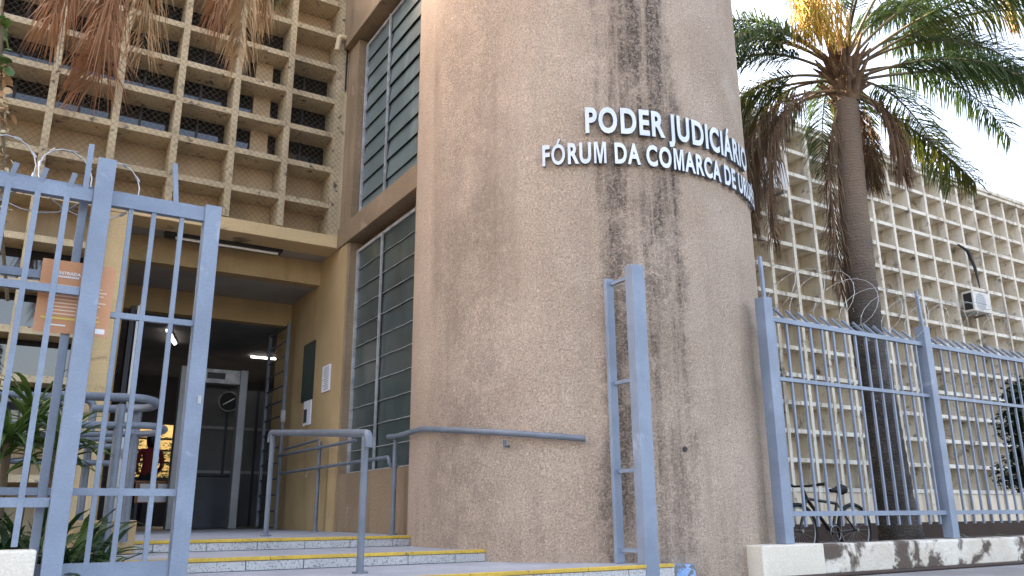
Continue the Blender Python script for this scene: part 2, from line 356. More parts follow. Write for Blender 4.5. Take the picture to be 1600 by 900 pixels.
# masses behind the grids (shade, light blocking)
BY = FYF+.52
MB().box(-9, 40, BY+.02, 19.2, ZB+3.72, TOPZ+.02).build('upper_mass', M['body'], B)
MB().box(-9, .62, BY+.02, 19.2, 0.004, ZB+3.715).build('lower_mass', M['body'], B)
MB().box(5.2, 40, BY+.02, 19.2, 0.004, ZB+3.715).build('lower_mass', M['body'], B)
MB().box(3.80, 7.2, 8.0, BY+.015, .004, 8.9).build('stair_block', M['sidewall'], B)
MB().box(-9.3, 3.72, FYF-.12, 19.4, TOPZ+.03, TOPZ+.30).build('roof_slab', M['creamL'], B, .02)
MB().box(7.3, 40, FYF-.10, 19.4, TOPZ+.03, TOPZ+.14).build('roof_slab', M['creamR'], B, .02)
MB().box(7.3, 40, FYF-.06, FYF+.2, TOPZ-.06, TOPZ+.028).build('cornice', M['creamR'], B, .01)
MB().box(7.25, 40, FYF+.03, BY, .004, zr(0)-.05).build('base_wall', M['panelR'], B)
MB().box(7.25, 40, FYF+.0, FYF+.028, .006, .33).build('base_band', M['brownstrip'], B)

# sun-screen grids
shelf = MB().box(.042, CX-.042, 0, .42, -.045, .035).mesh('shelf')
panel = MB().box(.042, CX-.042, .42, .515, .037, .498).mesh('panel')
pane = MB().box(.042, CX-.042, .41, .419, .037, .498).mesh('pane')
def finmesh(z0, z1, nm):
    b = MB(); b.box(-.041, .041, -.012, .515, z0, z1); return b.mesh(nm)
frame_me = MB().box(.30, .33, .385, .408, .037, .498).box(.042, CX-.042, .385, .4075, .037, .065).mesh('window_frame')
def withmat(me, mt):
    c = me.copy(); c.materials.clear(); c.materials.append(mt); return c
XL0 = -.115 - CX*4
nL = 9
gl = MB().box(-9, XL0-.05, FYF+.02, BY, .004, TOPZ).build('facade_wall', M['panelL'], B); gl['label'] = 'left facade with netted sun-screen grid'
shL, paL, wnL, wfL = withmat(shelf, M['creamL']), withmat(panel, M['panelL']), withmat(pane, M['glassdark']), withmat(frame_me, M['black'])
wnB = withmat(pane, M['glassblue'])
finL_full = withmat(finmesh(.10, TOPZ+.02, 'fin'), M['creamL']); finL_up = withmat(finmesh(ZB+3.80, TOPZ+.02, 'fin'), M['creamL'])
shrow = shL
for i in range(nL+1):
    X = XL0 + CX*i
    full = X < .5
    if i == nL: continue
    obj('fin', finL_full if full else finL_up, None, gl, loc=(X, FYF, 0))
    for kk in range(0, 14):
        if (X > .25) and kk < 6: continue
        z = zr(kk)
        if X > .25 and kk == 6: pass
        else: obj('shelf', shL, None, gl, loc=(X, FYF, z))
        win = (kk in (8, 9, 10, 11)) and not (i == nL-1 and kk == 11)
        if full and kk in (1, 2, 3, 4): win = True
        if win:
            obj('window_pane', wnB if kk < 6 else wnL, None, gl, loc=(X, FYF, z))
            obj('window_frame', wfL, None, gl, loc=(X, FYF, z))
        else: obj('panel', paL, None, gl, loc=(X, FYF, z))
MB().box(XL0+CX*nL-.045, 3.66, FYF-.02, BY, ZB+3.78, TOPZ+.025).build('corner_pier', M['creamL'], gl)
MB().box(2.34, 2.58, FYF+.34, FYF+.50, ZB+4.78, ZB+6.6).build('column', M['panelL'], gl)
# right wing
XR0 = FYF*1.267 - CX*2
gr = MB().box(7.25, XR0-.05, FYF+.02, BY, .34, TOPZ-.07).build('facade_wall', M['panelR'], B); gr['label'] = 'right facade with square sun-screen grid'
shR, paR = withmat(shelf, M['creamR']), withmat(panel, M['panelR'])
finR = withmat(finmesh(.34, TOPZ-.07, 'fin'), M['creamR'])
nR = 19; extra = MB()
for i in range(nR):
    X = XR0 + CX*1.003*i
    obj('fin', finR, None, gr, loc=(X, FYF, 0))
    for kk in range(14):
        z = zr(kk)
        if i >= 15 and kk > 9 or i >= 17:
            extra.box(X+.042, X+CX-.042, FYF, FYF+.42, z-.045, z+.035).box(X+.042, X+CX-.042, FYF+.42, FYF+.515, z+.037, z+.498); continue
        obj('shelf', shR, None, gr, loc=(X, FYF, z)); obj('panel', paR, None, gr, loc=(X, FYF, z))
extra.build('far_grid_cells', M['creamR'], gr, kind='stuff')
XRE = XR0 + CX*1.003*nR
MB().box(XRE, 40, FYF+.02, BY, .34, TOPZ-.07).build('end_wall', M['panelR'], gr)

# porch: beam, ceilings, pillar, lintel
MB().box(.62, 3.64, FYF-.03, FYF+.42, ZB+3.60, ZB+3.778).build('porch_beam', M['beam'], B, .008)
MB().box(.62, .90, FYF-.028, FYF+.4, L0-.3, ZB+3.595).build('porch_pillar', M['beam'], B, .008)
MB().box(.75, 3.66, FYF+.40, 11.28, ZB+3.615, ZB+3.70).build('porch_ceiling', M['ceil'], B)
MB().box(.74, 3.66, 11.25, 11.45, ZB+3.255, ZB+3.61).build('porch_beam', M['porch'], B, .006)
MB().box(.74, 3.66, 11.45, 12.62, ZB+3.262, ZB+3.34).build('porch_ceiling', M['ceil'], B)
MB().box(.74, 3.66, 12.60, 12.78, ZB+2.90, ZB+3.258).build('lintel', M['porch'], B)
MB().box(.74, 1.00, FYF+.40, 12.60, L0-.3, ZB+3.25).build('porch_wall', M['porch'], B)
# side wall with the louvre windows  (plane X = 3.6)
XW = 3.60
def sidewall(y0, y1, z0, z1, m_, nm='side_wall', dx=0, **k): return MB().box(XW+dx, XW+.24, y0, y1, z0, z1).build(nm, m_, B, **k)
WY0, WY1 = 7.72, 10.02
LZ0, LZ1 = ZB+.505, ZB+3.45
UZ0, UZ1 = ZB+3.90, ZB+6.62
sidewall(10.38, 13.35, L0-.3, ZB+3.70, M['porch'])
sidewall(WY1+.08, 10.38, L0-.3, ZB+3.57, M['porch'], 'pilaster', -.025, bevel=.006)
sidewall(WY1, WY1+.08, L0-.3, ZB+3.57, M['sidewall'], 'pilaster', -.005)
sidewall(7.5, WY1, L0-.3, LZ0-.012, M['sidewall'])
sidewall(7.5, 10.46, ZB+3.575, UZ0-.02, M['sidewall'], 'sill_beam', -.045, bevel=.01)
sidewall(WY1+.02, FYF-.03, UZ0-.02, ZB+6.70, M['sidewall'], 'pilaster', -.01)
sidewall(7.5, FYF-.03, ZB+6.72, 8.9, M['sidewall'], 'upper_beam', -.10, bevel=.01)
def louvre(z0, z1, rows, mt, tilt, mid, nm_label):
    fr = MB().box(XW+.10, XW+.13, WY0, WY1, z0-.03, z0+.012).box(XW+.09, XW+.125, WY1-.035, WY1, z0, z1).box(XW+.10, XW+.13, WY0, WY1, z1-.02, z1+.02).build('window_frame', M['alu'], B)
    fr['label'] = nm_label
    MB().box(XW+.19, XW+.2, WY0, WY1, z0, z1).build('window_backing', M['black'], fr)
    MB().box(XW+.075, XW+.10, mid-.012, mid+.012, z0, z1).build('mullion', M['alu'], fr)
    h = (z1-z0)/rows
    for i in range(rows):
        zc = z0+h*(i+.5)
        for (y0, y1) in ((WY0, mid-.015), (mid+.015, WY1-.04)):
            t = tilt + rnd.uniform(-.03, .03)
            up = Vector((-math.sin(t), 0, math.cos(t))); nrm = Vector((math.cos(t), 0, math.sin(t)))
            MB().obox((XW+.125, (y0+y1)/2, zc), nrm*.003, Vector((0, (y1-y0)/2, 0)), up*(h*(.52 if tilt > -.1 else .507))).build('louvre_pane', mt, fr)
            if tilt > -.1:
                b = MB(); j = 8
                p = [Vector((XW+.108+rnd.uniform(-.002, .002), y0+(y1-y0)*q/j, z0+h*i+rnd.uniform(-.004, .004))) for q in range(j+1)]
                b.tube(p, .006, 4).build('glazing_bar', M['alu'], fr)
ml = PX(598, 360, XW+.09).y
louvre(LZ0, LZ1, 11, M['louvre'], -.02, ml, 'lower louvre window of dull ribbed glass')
louvre(UZ0, UZ1, 10, M['louvreU'], -.11, ml, 'upper louvre window of tilted panes coloured with pale sky reflection')

# hall behind the porch
HX0, HX1, HY1 = .74, 5.15, 19.0
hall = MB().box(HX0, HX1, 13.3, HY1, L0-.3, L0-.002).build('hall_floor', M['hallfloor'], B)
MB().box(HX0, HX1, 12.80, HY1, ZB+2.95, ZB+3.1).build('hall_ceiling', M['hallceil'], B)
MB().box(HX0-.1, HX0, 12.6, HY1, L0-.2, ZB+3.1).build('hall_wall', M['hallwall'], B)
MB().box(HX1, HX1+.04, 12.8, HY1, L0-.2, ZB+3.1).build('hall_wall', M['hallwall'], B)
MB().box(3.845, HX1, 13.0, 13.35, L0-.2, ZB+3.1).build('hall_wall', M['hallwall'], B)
w0 = PY(196, 745, HY1); w1 = PY(288, 664, HY1)
wl, wr, wb, wt = w0.x, w1.x+.15, w0.z, w1.z
bw = MB(); bw.box(HX0, wl, HY1, HY1+.2, L0, ZB+3.1); bw.box(wr, HX1, HY1, HY1+.2, L0, ZB+3.1)
bw.box(wl, wr, HY1, HY1+.2, L0, wb); bw.box(wl, wr, HY1, HY1+.2, wt, ZB+3.1)
back = bw.build('hall_wall', M['hallwall'], B)
wf = MB()
for t in (.28, .5, .72):
    wf.box(wl, wr, HY1+.05, HY1+.08, wb+(wt-wb)*t-.02, wb+(wt-wb)*t+.02)
for t in (0, .42, 1):
    wf.box(wl+(wr-wl)*t-.025, wl+(wr-wl)*t+.025, HY1+.052, HY1+.078, wb, wt)
wf.build('back_window_frame', M['black'], back)
MB().box(-30, 40, 19.5, 60, .004, .05).build('back_yard', M['concrete'], kind='structure')
tag(MB().box(-4, 14, 23.0, 23.2, .05, 4.2).build('yard_wall', M['gardenwall']), 'yellow yard wall seen through the hall back window', 'wall')

# ------------------------------------------------------------------ lettering on the tower
fc = bpy.data.curves.new('glyph', 'FONT'); fc.extrude = .5; fc.offset = .03; fc.resolution_u = 4
fo = bpy.data.objects.new('glyph', fc); col.objects.link(fo)
def glyph(ch):
    if ch == 'M':                      # drawn by hand: thickening the font's M closes its notch
        o2 = [(.055, -.03), (.055, .73), (.265, .73), (.415, .235), (.565, .73), (.775, .73), (.775, -.03), (.645, -.03), (.645, .585), (.478, -.03), (.352, -.03), (.185, .585), (.185, -.03)]
        n_ = len(o2); me = bpy.data.meshes.new('M')
        me.from_pydata([(x*.95, y, z) for z in (-.5, .5) for x, y in o2], [], [tuple(range(n_-1, -1, -1)), tuple(range(n_, 2*n_))]+[(i, (i+1) % n_, (i+1) % n_+n_, i+n_) for i in range(n_)])
        return me
    fc.offset = .019 if ch in 'ÓÊ' else .032; fc.body = ch; dg = bpy.context.evaluated_depsgraph_get(); dg.update()
    return bpy.data.meshes.new_from_object(fo.evaluated_get(dg))
def advance(s):
    fc.body = s + '.'; dg = bpy.context.evaluated_depsgraph_get(); dg.update()
    me = bpy.data.meshes.new_from_object(fo.evaluated_get(dg)); r_ = max(v.co.x for v in me.vertices); bpy.data.meshes.remove(me)
    fc.body = '.'; dg.update(); me = bpy.data.meshes.new_from_object(fo.evaluated_get(dg)); d = max(v.co.x for v in me.vertices); bpy.data.meshes.remove(me)
    return r_ - d
def lettering(name, text, a0, ref, aref, zbase, cap, label):
    """text starts at tower angle a0; the prefix `ref` ends where angle aref begins"""
    t = thing(name, label, 'lettering', (TC.x+TR*math.cos(R(a0)), TC.y+TR*math.sin(R(a0)), zbase))
    rad = TR+.035
    sx = R(aref-a0)*TR/advance(ref); sy = cap/.70
    for i, ch in enumerate(text):
        if ch == ' ': continue
        x0 = advance(text[:i]) if i else 0
        me = glyph(ch); gx = [v.co.x for v in me.vertices]; gc = (min(gx)+max(gx))/2
        V = []
        for v in me.vertices:
            ang = R(a0) + (x0+gc+(v.co.x-gc)*.90)*sx/TR
            rr = rad + v.co.z*.034
            V.append((TC.x+rr*math.cos(ang), TC.y+rr*math.sin(ang), zbase+v.co.y*sy))
        F = [tuple(p.vertices) for p in me.polygons]
        front = [all(me.vertices[j].co.z > .45 for j in p.vertices) for p in me.polygons]
        b = MB(); b.add(V, F); nm = b.mesh('letter'); nm.materials.append(M['letter']); nm.materials.append(M['letterside'])
        for p, fr_ in zip(nm.polygons, front): p.material_index = 0 if fr_ else 1
        obj('letter', nm, None, t); bpy.data.meshes.remove(me)
    return t
lettering('wall_lettering', 'PODER JUDICIÁRIO', -124.9, 'PODER ', -99.6, ZB+3.44, .25, 'upper line of silver letters PODER JUDICIÁRIO on the round tower')
lettering('wall_lettering', 'FÓRUM DA COMARCA DE URUPÊS', -136.9, 'FÓRUM DA COMARCA ', -79.5, ZB+3.13, .20, 'lower line of smaller silver letters FÓRUM DA COMARCA DE URUPÊS on the tower')
def flat_text(s, org, xdir, ydir, size, mt, parent, nm='lettering', off=.012):
    """flat raised print at org, running along xdir"""
    nrm = xdir.cross(ydir); b = MB()
    me = glyph(s)
    b.add([org + xdir*v.co.x*size + ydir*v.co.y*size + nrm*(v.co.z+.5)*.0015 for v in me.vertices], [tuple(p.vertices) for p in me.polygons])
    bpy.data.meshes.remove(me); return b.build(nm, mt, parent)

# ------------------------------------------------------------------ railings
def elbow(p0, p1, p2, r_, n=6):
    """rounded corner at p1"""
    p0, p1, p2 = Vector(p0), Vector(p1), Vector(p2); a = p1+(p0-p1).normalized()*r_; c = p1+(p2-p1).normalized()*r_
    return [a*(1-t)**2 + p1*2*t*(1-t) + c*t*t for t in [i/n for i in range(n+1)]]
def path(pts, r_=.08):
    out = [Vector(pts[0])]
    for i in range(1, len(pts)-1): out += elbow(pts[i-1], pts[i], pts[i+1], r_)
    return out + [Vector(pts[-1])]
# centre handrail running down the steps
pb1 = PZ(415, 838, L0); pt1 = PY(424, 676, pb1.y); pb2 = PZ(562, 896, L2); pt2 = PY(573, 677, pb2.y)
pt1.x = pb1.x; pt2.x = pb2.x
h = thing('handrail', 'grey-blue pipe handrail with two posts standing free on the entrance steps', 'handrail', tuple(pb2))
MB().tube([pb1+Vector((0, 0, .003)), pt1], .026, 12).build('post', M['rail'], h); MB().tube([pb2+Vector((0, 0, .003)), pt2], .026, 12).build('post', M['rail'], h)
d = (pt1-pt2).normalized()
MB().tube(path([pt2-d*.08-Vector((0, 0, .10)), pt2-d*.08, pt1+d*.10, pt1+d*.10-Vector((0, 0, .10))], .07), .030, 12).build('rail', M['rail'], h)
for p in (pb1, pb2): MB().tube([p+Vector((0, 0, .001)), p+Vector((0, 0, .012))], .055, 14).build('base_plate', M['rail'], h)
# wall handrail by the louvre window, then round the tower
RX = 3.47
h = thing('handrail', 'double pipe handrail on posts along the ramp beside the lower louvre window', 'handrail', (RX, 9, L0))
q1, q2 = PX(500, 690, RX), PX(618, 683, RX)
for q in (q1, q2): MB().tube([(q.x, q.y, L0+.003), q], .024, 12).build('post', M['rail'], h); MB().tube([(q.x, q.y, L0+.001), (q.x, q.y, L0+.012)], .05, 14).build('base_plate', M['rail'], h)
a_, b_ = PX(437, 712, RX-.05), PX(556, 688, RX-.05)
MB().tube([a_, b_], .02, 10).build('rail', M['rail'], h)
a_, b_ = PX(437, 740, RX-.05), PX(608, 714, RX-.05)
MB().tube(path([a_, b_, b_-Vector((0, 0, .09)), b_-Vector((-.1, 0, .09))], .05), .02, 10).build('rail', M['rail'], h)
a_, b_ = PX(445, 702, RX-.02), PX(497, 687, RX-.02)
MB().tube([a_, b_], .018, 10).build('rail', M['rail'], h)
h = thing('handrail', 'curved grey pipe handrail fixed to the side of the round tower', 'handrail', (3.9, 6.2, 1.2))
rr = TR+.075; zt = EYE+.635
pts = [q2+Vector((-.03, .12, .01)), q2+Vector((-.03, -.1, .0))]
for ang in range(-179, -123, 4):
    a = R(ang); f_ = (ang+179)/56
    pts.append(Vector((TC.x+rr*math.cos(a), TC.y+rr*math.sin(a), q2.z*(1-f_)+(zt-.045)*f_)))
MB().tube(pts, .027, 12).build('rail', M['rail'], h)
a = R(-147.6); bz = zt+.0
MB().box(-.012, .012, -.012, .012, -.075, -.02).build('bracket', M['rail'], h, loc=(TC.x+rr*math.cos(a), TC.y+rr*math.sin(a), bz))
MB().tube([(TC.x+rr*math.cos(a), TC.y+rr*math.sin(a), bz-.07), (TC.x+(TR-.01)*math.cos(a), TC.y+(TR-.01)*math.sin(a), bz-.07)], .012, 8).build('bracket', M['rail'], h)
# looped ramp railing on the left
RY0, RY1 = 6.62, 7.35
h = thing('ramp_railing', 'grey-blue pipe railing with rounded loop end beside the leafy plants', 'railing', (.8, 7, 0))
def loop(x0, xe, z0, ze, r_, nm='rail'):
    yc = (RY0+RY1)/2; rad = (RY1-RY0)/2
    p = [Vector((x0, RY0, z0)), Vector((xe, RY0, ze))]
    p += [Vector((xe+.55*rad*math.sin(t), yc-rad*math.cos(t), ze)) for t in [math.pi*i/12 for i in range(1, 12)]]
    p += [Vector((xe, RY1, ze)), Vector((x0+.3, RY1, z0))]
    MB().tube(p, r_, 12).build(nm, M['rail'], h)
e1 = PY(215, 622, RY0); s1 = PY(86, 617, RY0)
loop(s1.x, e1.x-.02, s1.z, e1.z, .031)
e2 = PY(228, 665, RY0); s2 = PY(60, 668, RY0)
loop(s2.x-.6, e2.x-.02, s2.z, e2.z, .026)
for (px, zb_, Y_) in ((190, .10, RY0), (217, L0, RY1)):
    t_ = PY(px, 630, Y_); MB().tube([(t_.x, Y_, zb_-.05 if zb_ < .2 else zb_+.003), (t_.x, Y_, t_.z-.01)], .033, 14).build('post', M['rail'], h)
for (px0, px1, y_, Y_, bend) in ((0, 148, 624, 8.0, True), (30, 182, 687, 8.2, False), (25, 182, 698, 7.9, False), (20, 182, 724, 7.9, False)):
    a_, b_ = PY(px0, y_-6, Y_), PY(px1, y_, Y_); a_.x -= .5; a_.z = b_.z
    p = [a_, b_] if not bend else path([a_, b_, Vector((b_.x, b_.y, L0-.1))], .10)
    MB().tube(p, .024 if not bend else .032, 12).build('rail', M['rail'], h)

# ------------------------------------------------------------------ fence helpers
def sqpost(x, y, w, z0, z1, parent, nm='post', m_='blue'):
    return MB().box(x-w/2, x+w/2, y-w/2, y+w/2, z0, z1).build(nm, M[m_], parent, .004)
# right fence on the low wall
TW = EYE-.275
wall = thing('low_wall', 'low front wall under the right fence, white paint peeling off dark patches', 'wall', (8, FY, 0))
MB().box(5.62, 6.42, FY-.115, FY+.15, .004, TW).build('plaster_end', M['wallnew'], wall, .012)
MB().box(6.423, 15, FY-.10, FY+.14, .004, TW-.006).build('old_wall', M['wallold'], wall, .02)
MB().box(5.7, 15, FY-.30, FY-.118, .004, .02).build('footing', M['brownstrip'], wall, .01)
fr = thing('front_fence', 'blue-grey steel bar fence with bent spikes on the low wall right of the tower', 'fence', (8, FY, TW))
posts = [6.05, 8.62, 11.2, 13.8]
for i, x in enumerate(posts):
    sqpost(x, FY, .115, TW+.002, EYE+2.0, fr); MB().bar((x+.02, FY, EYE+1.98), (x+.03, FY+.02, EYE+2.43), .03, .03).build('wire_holder', M['blue'], fr)
    if i == len(posts)-1: break
    xa, xb = x+.058, posts[i+1]-.058
    for z, hh in ((EYE+1.80, .045), (EYE+1.22, .035), (EYE-.015, .045)):
        MB().box(xa, xb, FY-.022, FY+.022, z-hh/2, z+hh/2).build('rail', M['blue'], fr)
    nb = 14
    for k_ in range(nb):
        X = xa + (xb-xa)*(k_+.35)/nb
        zt_ = EYE+1.83
        b = MB(); b.bar((X, FY, EYE-.13), (X, FY, zt_), .022, .0222, Vector((0, 1, 0)))
        b.build('bar', M['blue'], fr)
        b = MB(); b.bar((X, FY+.002, zt_-.012), (X-.012+rnd.uniform(-.008, .008), FY+.12, zt_+.125), .018, .024); b.build('spike', M['blue'], fr)
# razor wire
def razor(name, x0, x1, y, z, rad, pitch, r_, barb, label, seed, flat=True):
    rg = random.Random(seed); p = []; n = int((x1-x0)/pitch*18)
    for i in range(n):
        t = 2*math.pi*i/18; rj = rad*(1+.08*math.sin(t*.31+seed))
        xa, ya = (rj*.95*math.cos(t), rj*.3*math.sin(t*1.01+.6)) if flat else (.16*math.sin(t*.97), rj*.9*math.cos(t))
        p.append(Vector((x0+pitch*t/(2*math.pi)+xa, y+ya, z+rj*math.sin(t)+.03*math.sin(t*.13))))
    th = thing(name, label, 'razor wire', (x0, y, z))
    MB().tube(p, r_, 5).build('wire', M['wire'], th)
    b = MB()
    for i in range(0, n-1, 2):
        d = (p[i+1]-p[i]).normalized(); e = d.cross(Vector((rg.uniform(-1, 1), rg.uniform(-1, 1), rg.uniform(-1, 1)))).normalized()
        b.obox(p[i], d*barb, e*barb*.45, d.cross(e)*r_*.6)
    b.build('barbs', M['wire'], th, kind='stuff')
razor('razor_wire', 6.08, 13.5, FY+.03, EYE+2.13, .27, .40, .0028, .009, 'thin razor wire coil along the top of the right fence', 3, False)
razor('razor_wire', -1.5, .50, FY+.1, EYE+1.98, .22, .30, .0045, .020, 'razor wire loops above the left fence and gate', 5)

# left fence panel, gate, receiving frame
lw = MB().box(-6, .205, FY-.13, FY+.05, .004, EYE-.165).build('low_wall', M['wallnew'], None, .012)
tag(lw, 'short cream plastered wall below the left fence panel', 'wall')
lf = thing('front_fence', 'blue-grey bar fence panel with short spikes on the cream wall at left', 'fence', (-.5, FY, .4))
PYL = FY-.05
sqpost(.285, PYL, .10, .004, EYE+2.08, lf)
MB().bar((.19, PYL+.01, EYE+1.83), (.19, PYL+.01, EYE+2.17), .03, .03).build('wire_holder', M['blue'], lf)
for z, hh in ((EYE+1.84, .075), (EYE+1.25, .045), (EYE+.075, .05)):
    MB().box(-3.2, .232, PYL-.02, PYL+.02, z-hh/2, z+hh/2).build('rail', M['blue'], lf)
for i in range(22):
    X = .10-.148*i
    MB().bar((X, PYL-.001, EYE-.15), (X, PYL-.001, EYE+1.85), .030, .044).build('bar', M['blue'], lf)
    MB().bar((X, PYL-.0, EYE+1.84), (X+.025, PYL-.03, EYE+1.955), .028, .024).build('spike', M['blue'], lf)
g = thing('sliding_gate', 'blue-grey barred gate leaf standing open beside the steps', 'gate', (.6, FY+.08, .1))
GY = FY+.07; gs = 1+.12/5.15
def GX(v): return v*gs
for z, hh in ((1.845, .095), (-.285, .09)):
    MB().box(-3.0, GX(.868), GY-.025, GY+.025, EYE+z*gs-hh/2, EYE+z*gs+hh/2).build('rail', M['blue'], g)
MB().box(GX(.30), GX(.868), GY-.018, GY+.018, EYE+1.118*gs, EYE+1.152*gs).build('rail', M['blue'], g)
MB().box(-3.0, GX(.28), GY-.018, GY+.018, EYE+1.30*gs, EYE+1.345*gs).build('rail', M['blue'], g)
MB().box(-3.0, GX(.868), GY-.018, GY+.018, EYE+.112*gs, EYE+.152*gs).build('rail', M['blue'], g)
MB().box(GX(.868), GX(.966), GY-.045, GY+.045, .03, EYE+1.905*gs).build('stile', M['blue'], g, .004)
MB().box(GX(.17), GX(.215), GY-.03, GY+.03, .03, EYE+1.80*gs).build('stile', M['blue'], g, .004)
for X in (.315, .449, .578, .740): MB().bar((GX(X), GY-.001, EYE-.32), (GX(X), GY-.001, EYE+1.84), .027, .030).build('bar', M['blue'], g)
MB().bar((GX(.70), GY, EYE+1.9), (GX(.665), GY, EYE+2.2), .028, .028).build('wire_holder', M['blue'], g)
MB().box(GX(.93), GX(.95), GY-.05, GY-.046, EYE+.66, EYE+.71).build('lock_plate', M['alu'], g)
jf = thing('gate_receiving_frame', 'pair of blue-grey posts joined by short bars, standing against the round tower', 'gate frame', (4.4, FY, L2))
JA = Vector((4.395, 5.15)); JB = Vector((4.32, 5.37))
MB().box(4.325, 4.46, 5.085, 5.185, .01, EYE+2.05).build('post', M['blue'], jf, .004)
MB().box(4.285, 4.365, 5.39, 5.43, L2+.003, EYE+1.99).build('post', M['blue'], jf, .004)
for z in (1.93, 1.05, .32, -.30): MB().box(4.33, 4.36, 5.18, 5.395, EYE+z, EYE+z+.03).build('connector', M['blue'], jf)
tag(MB().box(4.47, 4.93, FY-.02, FY+.12, .004, EYE-.405).build('painted_plinth', M['bluepeel'], None, .01), 'small plinth with flaking blue paint at the foot of the tower', 'plinth')

# poster on the gate
p0, p1 = PY(66, 424, GY-.05), PY(165, 527, GY-.05)
pw, ph = .385, .43
org = Vector((p0.x-.005, GY-.046, p1.z-.0)); px_, pz_ = Vector((1, 0, 0)), Vector((0, 0, 1))
po = MB().box(org.x, org.x+pw, GY-.046, GY-.042, org.z, org.z+ph).build('poster', M['orange']); tag(po, 'orange notice sheet headed ENTRADA tied behind the gate bars', 'poster')
YP = GY-.0485
flat_text('ENTRADA', Vector((org.x+.081, YP, org.z+ph-.085)), px_, pz_, .0265, M['white'], po)
def strip(x0, x1, z, hh, m_): MB().box(org.x+x0, org.x+x1, YP, YP+.002, org.z+z-hh/2, org.z+z+hh/2).build('print_line', M[m_], po)
for i in range(11): strip(.083+i*.0105, .083+i*.0105+.0075, ph-.097, .012, 'white')
for i in range(9): strip(.07, .34+rnd.uniform(-.05, .02), ph-.15-.021*i, .007, 'posterpale')
strip(.03, .33, .085, .010, 'posteryel'); strip(.06, .16, .045, .008, 'white'); strip(.315, .365, .03, .03, 'white')
# downpipe by the pillar
a_ = PY(152, 340, FYF-.06); tag(MB().tube([(a_.x+.02, FYF-.09, .1), (a_.x+.02, FYF-.09, ZB+3.74)], .062, 14).build('downpipe', M['pvc']), 'stained white downpipe left of the cream porch pillar', 'pipe')
# concrete block at the end of the top step
c0 = PZ(150, 852, L0); tag(MB().box(.52, .98, 7.42, 7.80, L1+.004, L0+.17).build('concrete_block', M['porch'], None, .01), 'beige rendered block at the left end of the top step', 'block')

# ------------------------------------------------------------------ porch and hall things
a_, b_ = PY(256, 379, 10.98), PY(440, 392, 10.98)
lz = ZB+3.612
t = thing('fluorescent_light', 'dark fluorescent batten with an unlit tube under the porch ceiling', 'light', (a_.x, 10.98, lz))
MB().box(a_.x, b_.x, 10.90, 11.06, lz-.055, lz).build('batten', M['black'], t, .004)
MB().tube([(a_.x+.13, 10.94, lz-.075), (b_.x-.06, 10.94, lz-.075)], .018, 12).build('tube', M['tubeoff'], t)
def notice(y0, y1, z0, z1, nm, m_, label, cat, lines=0):
    o = MB().box(XW-.016, XW-.003, y0, y1, z0, z1).build(nm, M[m_]); tag(o, label, cat)
    for i in range(lines):
        z = z1-(z1-z0)*(i+1.2)/(lines+1.5)
        MB().box(XW-.0175, XW-.0165, y0+(y1-y0)*.15, y1-(y1-y0)*rnd.uniform(.12, .35), z-.004, z+.004).build('print_line', M['ink'], o)
    return o
def nrect(x0, y0, x1, y1): a_, b_ = PX(x0, y0, XW), PX(x1, y1, XW); return min(a_.y, b_.y), max(a_.y, b_.y), min(a_.z, b_.z), max(a_.z, b_.z)
q = PX(478, 542, XW); q2_ = PX(493, 540, XW); q3 = PX(490, 621, XW)
nb_ = notice(q2_.y, q.y, q3.z, q.z, 'notice_board', 'greenboard', 'dark green notice board on the porch side wall', 'notice board')
for (a__, b__, c__, d__) in ((q2_.y-.02, q.y+.02, q.z, q.z+.02), (q2_.y-.02, q.y+.02, q3.z-.02, q3.z), (q2_.y-.02, q2_.y, q3.z, q.z), (q.y, q.y+.02, q3.z, q.z)):
    MB().box(XW-.022, XW-.003, a__, b__, c__, d__).build('board_frame', M['black'], nb_)
ya, yb = PX(506, 572, XW).y, PX(518, 572, XW).y; notice(yb, ya, PX(512, 611, XW).z, PX(512, 571, XW).z, 'notice_sheet', 'paper', 'white printed sheet on the porch wall right of the green board', 'notice', 12)
ya, yb = PX(476, 640, XW).y, PX(487, 640, XW).y; nn = notice(yb, ya, PX(482, 664, XW).z, PX(482, 626, XW).z, 'notice_sheet', 'paper', 'white sheet with a black block on the porch wall below the green board', 'notice')
MB().box(XW-.0185, XW-.0165, (ya+yb)/2, ya-.02, nn.bound_box[0][2]+.04, nn.bound_box[1][2]-.12).build('print_block', M['ink'], nn)
# grille door, open against the side wall
ga, gb = PX(452, 500, 3.46), PX(424, 512, 3.46)
t = thing('grille_door', 'dark steel grille door standing open beside the porch wall', 'door', (3.46, ga.y, L0))
zt_ = ZB+2.86
for Y_ in (ga.y, gb.y): MB().box(3.44, 3.48, Y_-.03, Y_+.03, L0+.01, zt_).build('stile', M['rail'], t)
nb = 13
for i in range(nb+1):
    z = L0+.03+(zt_-.03-L0-.03)*i/nb
    MB().box(3.452, 3.468, ga.y+.03, gb.y-.03, z-.012, z+.012).build('bar', M['darkrail'], t)
MB().box(3.43, 3.49, ga.y-.04, ga.y+.02, L0+1.55, L0+1.72).build('lock', M['alu'], t)
# folded sliding door at the left jamb
a_ = PY(205, 500, 12.4)
t = thing('sliding_door', 'dark narrow door leaf folded at the left side of the entrance', 'door', (a_.x, 12.4, L0))
MB().box(a_.x-.03, a_.x+.03, 12.30, 12.55, L0+.005, ZB+2.88).build('leaf', M['darkrail'], t)
MB().box(a_.x+.05, a_.x+.09, 12.25, 12.33, L0+.005, ZB+2.88).build('edge_stile', M['bikemetal'], t)
for z in (1.62, .95, .45): MB().box(a_.x+.055, a_.x+.085, 12.240, 12.249, L0+z, L0+z+.13).build('latch_plate', M['alu'], t)
